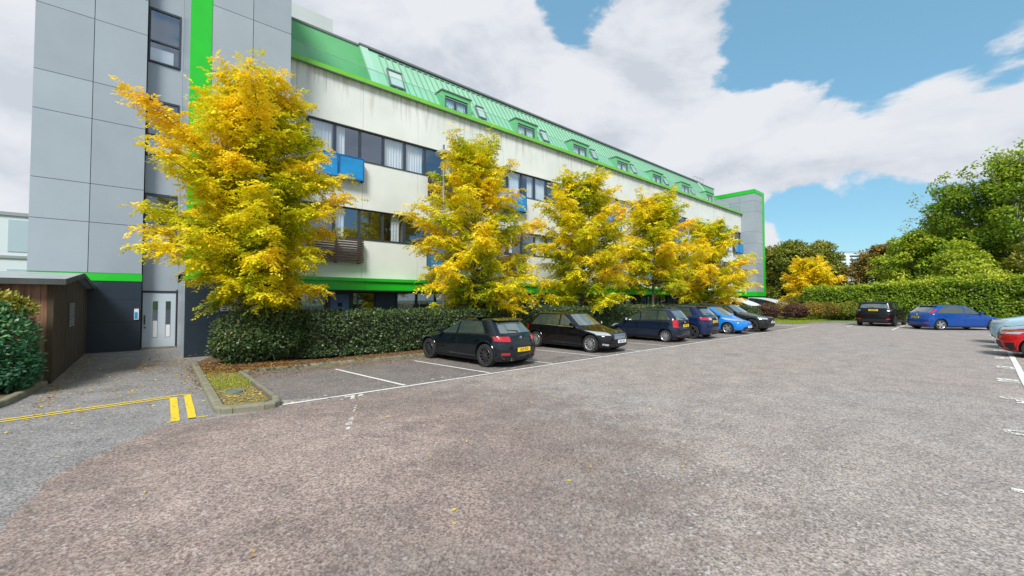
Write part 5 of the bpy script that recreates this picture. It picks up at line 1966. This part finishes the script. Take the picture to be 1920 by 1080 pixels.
    # badge
    for front in (True, False):
        z = p.get('badge_f', p['nose'] + .005) if front else p.get('badge_r', bz - .10)
        q = S_.pt('F' if front else 'R', 0, z)
        sg = 1 if front else -1
        bd = MB()
        k = 20
        rx = .055 if p.get('badge') == 'oval' else .038
        bd.prism([(rx * math.cos(2 * PI * i / k), .036 * math.sin(2 * PI * i / k)) for i in range(k)], 0, sg * .02, 'x')
        bd.build('badge', M['chrome'], o, loc=q)
    # spoiler above the rear window
    if p.get('spoiler'):
        z = H - .055
        sp = MB()
        y1 = ww(z) * .86
        xx = xr(z)
        for t in range(1):
            sp.add([(xx + .10, -y1, z + .035), (xx + .10, y1, z + .035), (xx - .13, y1 * .93, z + .000), (xx - .13, -y1 * .93, z + .000), (xx + .10, -y1, z - .01), (xx + .10, y1, z - .01), (xx - .12, y1 * .93, z - .022), (xx - .12, -y1 * .93, z - .022)],
                   [(0, 1, 2, 3), (4, 7, 6, 5), (3, 2, 6, 7), (0, 3, 7, 4), (1, 5, 6, 2), (0, 4, 5, 1)])
        sp.build('roof_spoiler', M['black'] if p.get('spoiler') == 'black' else body_m, o)
    if p.get('exhaust'):
        ex = MB()
        for sg in p['exhaust']:
            ex.lathe([(.035, 0), (.042, 0), (.042, .12), (.035, .12), (.035, 0)], 14, 'y', (0, 0, 0))
        for k, sg in enumerate(p['exhaust']):
            e = MB().tube([(r + .10, sg, v0 + .06), (r + .035, sg, v0 + .06)], .043, 14, 0, False).tube([(r + .035, sg, v0 + .06), (r + .10, sg, v0 + .06)], .034, 14, 0, False)
            e.build('exhaust_pipe', M['chrome'], o, True)
    if p.get('antenna'):
        MB().prism([(-.09, 0), (.05, 0), (-.07, .06)], -.012, .012, 'y').build('aerial', M['black'], o, loc=(xr(H - .055) + .32, 0, H - .015))
    if p.get('rails'):
        for sg in (-1, 1):
            MB().tube([(p['roof_f'] - .25, sg * ww(H - .05) * .86, H - .03), (p['roof_f'] - .4, sg * ww(H - .05) * .88, H + .015), (p['roof_r'] + .35, sg * ww(H - .05) * .88, H + .015), (p['roof_r'] + .2, sg * ww(H - .05) * .86, H - .03)], .014, 6).build('roof_rail', M['black'], o)
    return o


HATCH = dict(L=4.15, W=1.72, H=1.40, fo=.78, ro=.76, nose=.66, cowl_z=.93, cowl_x=.92, roof_f=.28, roof_r=-1.52, tail_z=.98, tail_x=-1.93, belt=.90, belt_rise=.07, wr=.31,
             headlight=(.42, .92, .58, .70, .03, .05), taillight=(.40, .95, .74, .88, .0, .02), plate_f=.40, plate_r=.50, spoiler=True, antenna=True,
             grilles=[(.55, .24, .38, .9, 'black')])


def V_(base, **k):
    d = dict(base)
    d.update(k)
    return d


black = car_paint('black_paint', (.004, .004, .005, 1), .2)
black2 = car_paint('soft_black_paint', (.006, .006, .008, 1), .2)
black2.node_tree.nodes['Principled BSDF'].inputs['Coat Weight'].default_value = .4
gblack = car_paint('blue_black_paint', (.004, .008, .012, 1), .3)
navy = car_paint('dark_navy_paint', (.006, .013, .030, 1), .4)
kblue = car_paint('deep_blue_paint', (.005, .014, .055, 1), .5)
lblue = car_paint('bright_blue_paint', (.008, .19, .62, 1), .35)
graph = car_paint('graphite_paint', (.012, .014, .015, 1), .4)
rblue = car_paint('royal_blue_paint', (.004, .055, .27, 1), .45)
pale = car_paint('pale_blue_paint', (.36, .52, .62, 1), .25)
silverb = car_paint('silver_blue_paint', (.28, .40, .50, 1), .3)
red = car_paint('red_paint', (.50, .008, .012, 1), .25)
U = PI / 2
make_car('black five-door hatchback with red tail lights parked nose to the hedge', 'car', (7.85, 10.75, .003), U + .10,
         V_(HATCH, L=4.12, W=1.70, H=1.36, wr=.325, fo=.74, ro=.74, cowl_x=.80, roof_f=.10, roof_r=-1.45, tail_z=.93, tail_x=-1.86, belt=.87, rim='y', rimc='dark_alloy', taillight=(.44, .92, .72, .86, .03, .01), plate='AJ19 FCX', plate_r=.50,
            refl=(.50, .76, .36, .43), exhaust=(-.40, .40), valance=.30, boot_low=.60, rglass='car_glass_light', cp=.5, c_pillar=.52, c_pillar_top=.42), gblack)
make_car('black hatchback with chrome grille parked facing out beside the black one with red lights', 'car', (12.7, 10.75, .003), -U + .06,
         V_(HATCH, L=4.15, W=1.72, H=1.41, wr=.315, rim='ten', plate='BL67 TKX', headlight=(.50, 1.02, .62, .73, .02, .05), bars=(.42, .50, .66, .86, 5), grilles=[(.46, .48, .68, .84, 'dark_alloy'), (.70, .22, .34, .9, 'black')], fog=(.62, .86, .27, .33), fog_bright=True,
            chrome_trim=True, plate_f=.42, badge='oval', badge_f=.71), black)
make_car('dark navy compact people carrier with tall red tail lights', 'car', (18.15, 10.75, .003), U + .02,
         V_(HATCH, L=3.72, W=1.62, H=1.49, wr=.275, fo=.70, ro=.62, nose=.66, cowl_z=.96, cowl_x=1.08, roof_f=.12, roof_r=-1.36, tail_z=.98, tail_x=-1.78, belt=.92, rim='multi', b_pillar=.0, d_split=-.85, c_pillar=.28, c_pillar_top=.22,
            taillight=(.54, .80, .66, 1.0, .0, .0), plate='WF57 YHL', plate_r=.74, rw=.78, valance=.26, boot_low=.48, tailpow=1.2, spoiler=None, refl=(.55, .66, .28, .31)), navy)
make_car('deep blue crossover between the navy people carrier and the bright blue car', 'car', (20.75, 10.85, .003), U + .02,
         V_(HATCH, L=4.30, W=1.79, H=1.60, gc=.2, wr=.345, fo=.82, ro=.80, nose=.78, cowl_z=1.08, cowl_x=.95, roof_f=.30, roof_r=-1.55, tail_z=1.13, tail_x=-1.95, belt=1.04, rim='five', rimc='dark_alloy',
            taillight=(.34, .96, .90, 1.04, .03, .0), reverse_light=(.26, .50, .92, 1.02), plate='EK71 OVJ', plate_r=.84, valance=.42, boot_low=.62, exhaust=(-.42, .42), spoiler='black', badge='oval', c_pillar=.6, c_pillar_top=.44), kblue)
make_car('bright blue electric hatchback facing out with large clear headlights', 'car', (25.1, 10.75, .003), -U,
         V_(HATCH, L=4.12, W=1.70, H=1.49, wr=.305, fo=.86, ro=.74, nose=.66, cowl_z=1.0, cowl_x=1.12, roof_f=.42, roof_r=-1.45, tail_z=1.0, tail_x=-1.9, belt=.95, rim='five', headlight=(.38, 1.10, .68, .80, .10, .10), grilles=[(.62, .26, .40, .85, 'black')], plate='LX13 ENV', plate_f=.40), lblue)
make_car('graphite luxury crossover facing out at the far end of the hedge row', 'car', (27.85, 10.7, .003), -U - .02,
         V_(HATCH, L=4.65, W=1.90, H=1.62, gc=.21, wr=.375, fo=.82, ro=.88, nose=.84, cowl_z=1.10, cowl_x=.86, roof_f=.15, roof_r=-1.65, tail_z=1.16, tail_x=-2.05, belt=1.06, rim='five', rimc='dark_alloy', headlight=(.52, 1.06, .74, .83, .02, .03), grilles=[(.50, .70, .82, .95, 'black'), (.66, .30, .50, .9, 'black')], plate='PO18 KVD', plate_f=.58), graph)
make_car('black four wheel drive with wide yellow plate seen from behind at the end row', 'car', (41.2, 5.2, .003), -0.07,
         V_(HATCH, tail_m='car_glass', L=4.75, W=2.16, H=1.76, gc=.24, wr=.39, fo=.86, ro=.95, nose=.92, cowl_z=1.18, cowl_x=1.0, roof_f=.35, roof_r=-1.98, tail_z=1.28, tail_x=-2.16, belt=1.16, rim='five', rimc='dark_alloy', taillight=(.70, .98, 1.06, 1.20, .0, .0), refl=(.72, .92, .50, .58), plate='RK68 DZY', plate_r=1.16, plate_f=.5, valance=.52, boot_low=.72, roof_w=.80, rw=.82, spoiler='black', c_pillar=.35, c_pillar_top=.3), black2)
make_car('royal blue five-door hatchback parked askew in front of the tall hedge', 'car', (38.9, 1.45, .003), R(-47),
         V_(HATCH, L=4.50, W=1.90, H=1.57, wr=.335, nose=.74, cowl_z=1.03, cowl_x=1.02, tail_z=1.06, tail_x=-2.08, belt=.99, rim='five', taillight=(.76, .90, 1.04, 1.28, .0, .0), refl=(.62, .84, .40, .47), plate='BD08 NWM', plate_r=.80, valance=.30, flare=.12, roof_r=-1.50, rw=.82, badge='oval', boot_low=.52, spoiler=True), rblue)
make_car('pale blue crossover, farther of the two pale cars at the right edge', 'car', (28.3, -2.2, .003), U,
         V_(HATCH, L=4.30, W=1.85, H=1.82, gc=.22, wr=.36, nose=1.0, cowl_z=1.34, cowl_x=.85, roof_f=.25, tail_z=1.36, tail_x=-1.95, belt=1.26, rim='ten', headlight=(.46, 1.02, .88, 1.0, .03, .04), plate='YB20 XCA', plate_f=.50), pale)
make_car('silver blue hatchback with white plate, behind the red car at the right edge', 'car', (25.35, -2.35, .003), U,
         V_(HATCH, L=4.2, W=1.80, H=1.62, nose=.82, cowl_z=1.12, belt=1.04, tail_z=1.12, headlight=(.46, 1.02, .68, .84, .03, .04), plate='NA16 RJO', plate_f=.42, grilles=[(.62, .24, .56, .8, 'black')]), silverb)
make_car('bright red hatchback with black side intake, nearest car at the right edge', 'car', (22.35, -2.32, .003), U + .03,
         V_(HATCH, L=4.25, W=1.84, H=1.54, nose=.80, cowl_z=1.06, belt=.99, tail_z=1.08, headlight=(.66, 1.04, .755, .81, .01, .035), grilles=[(.70, .20, .52, .72, 'black'), (.64, .70, .74, .98, 'black')], fog=(.72, .98, .22, .46), plate='VE21 HGT', plate_f=.40), red)
print('cars done')
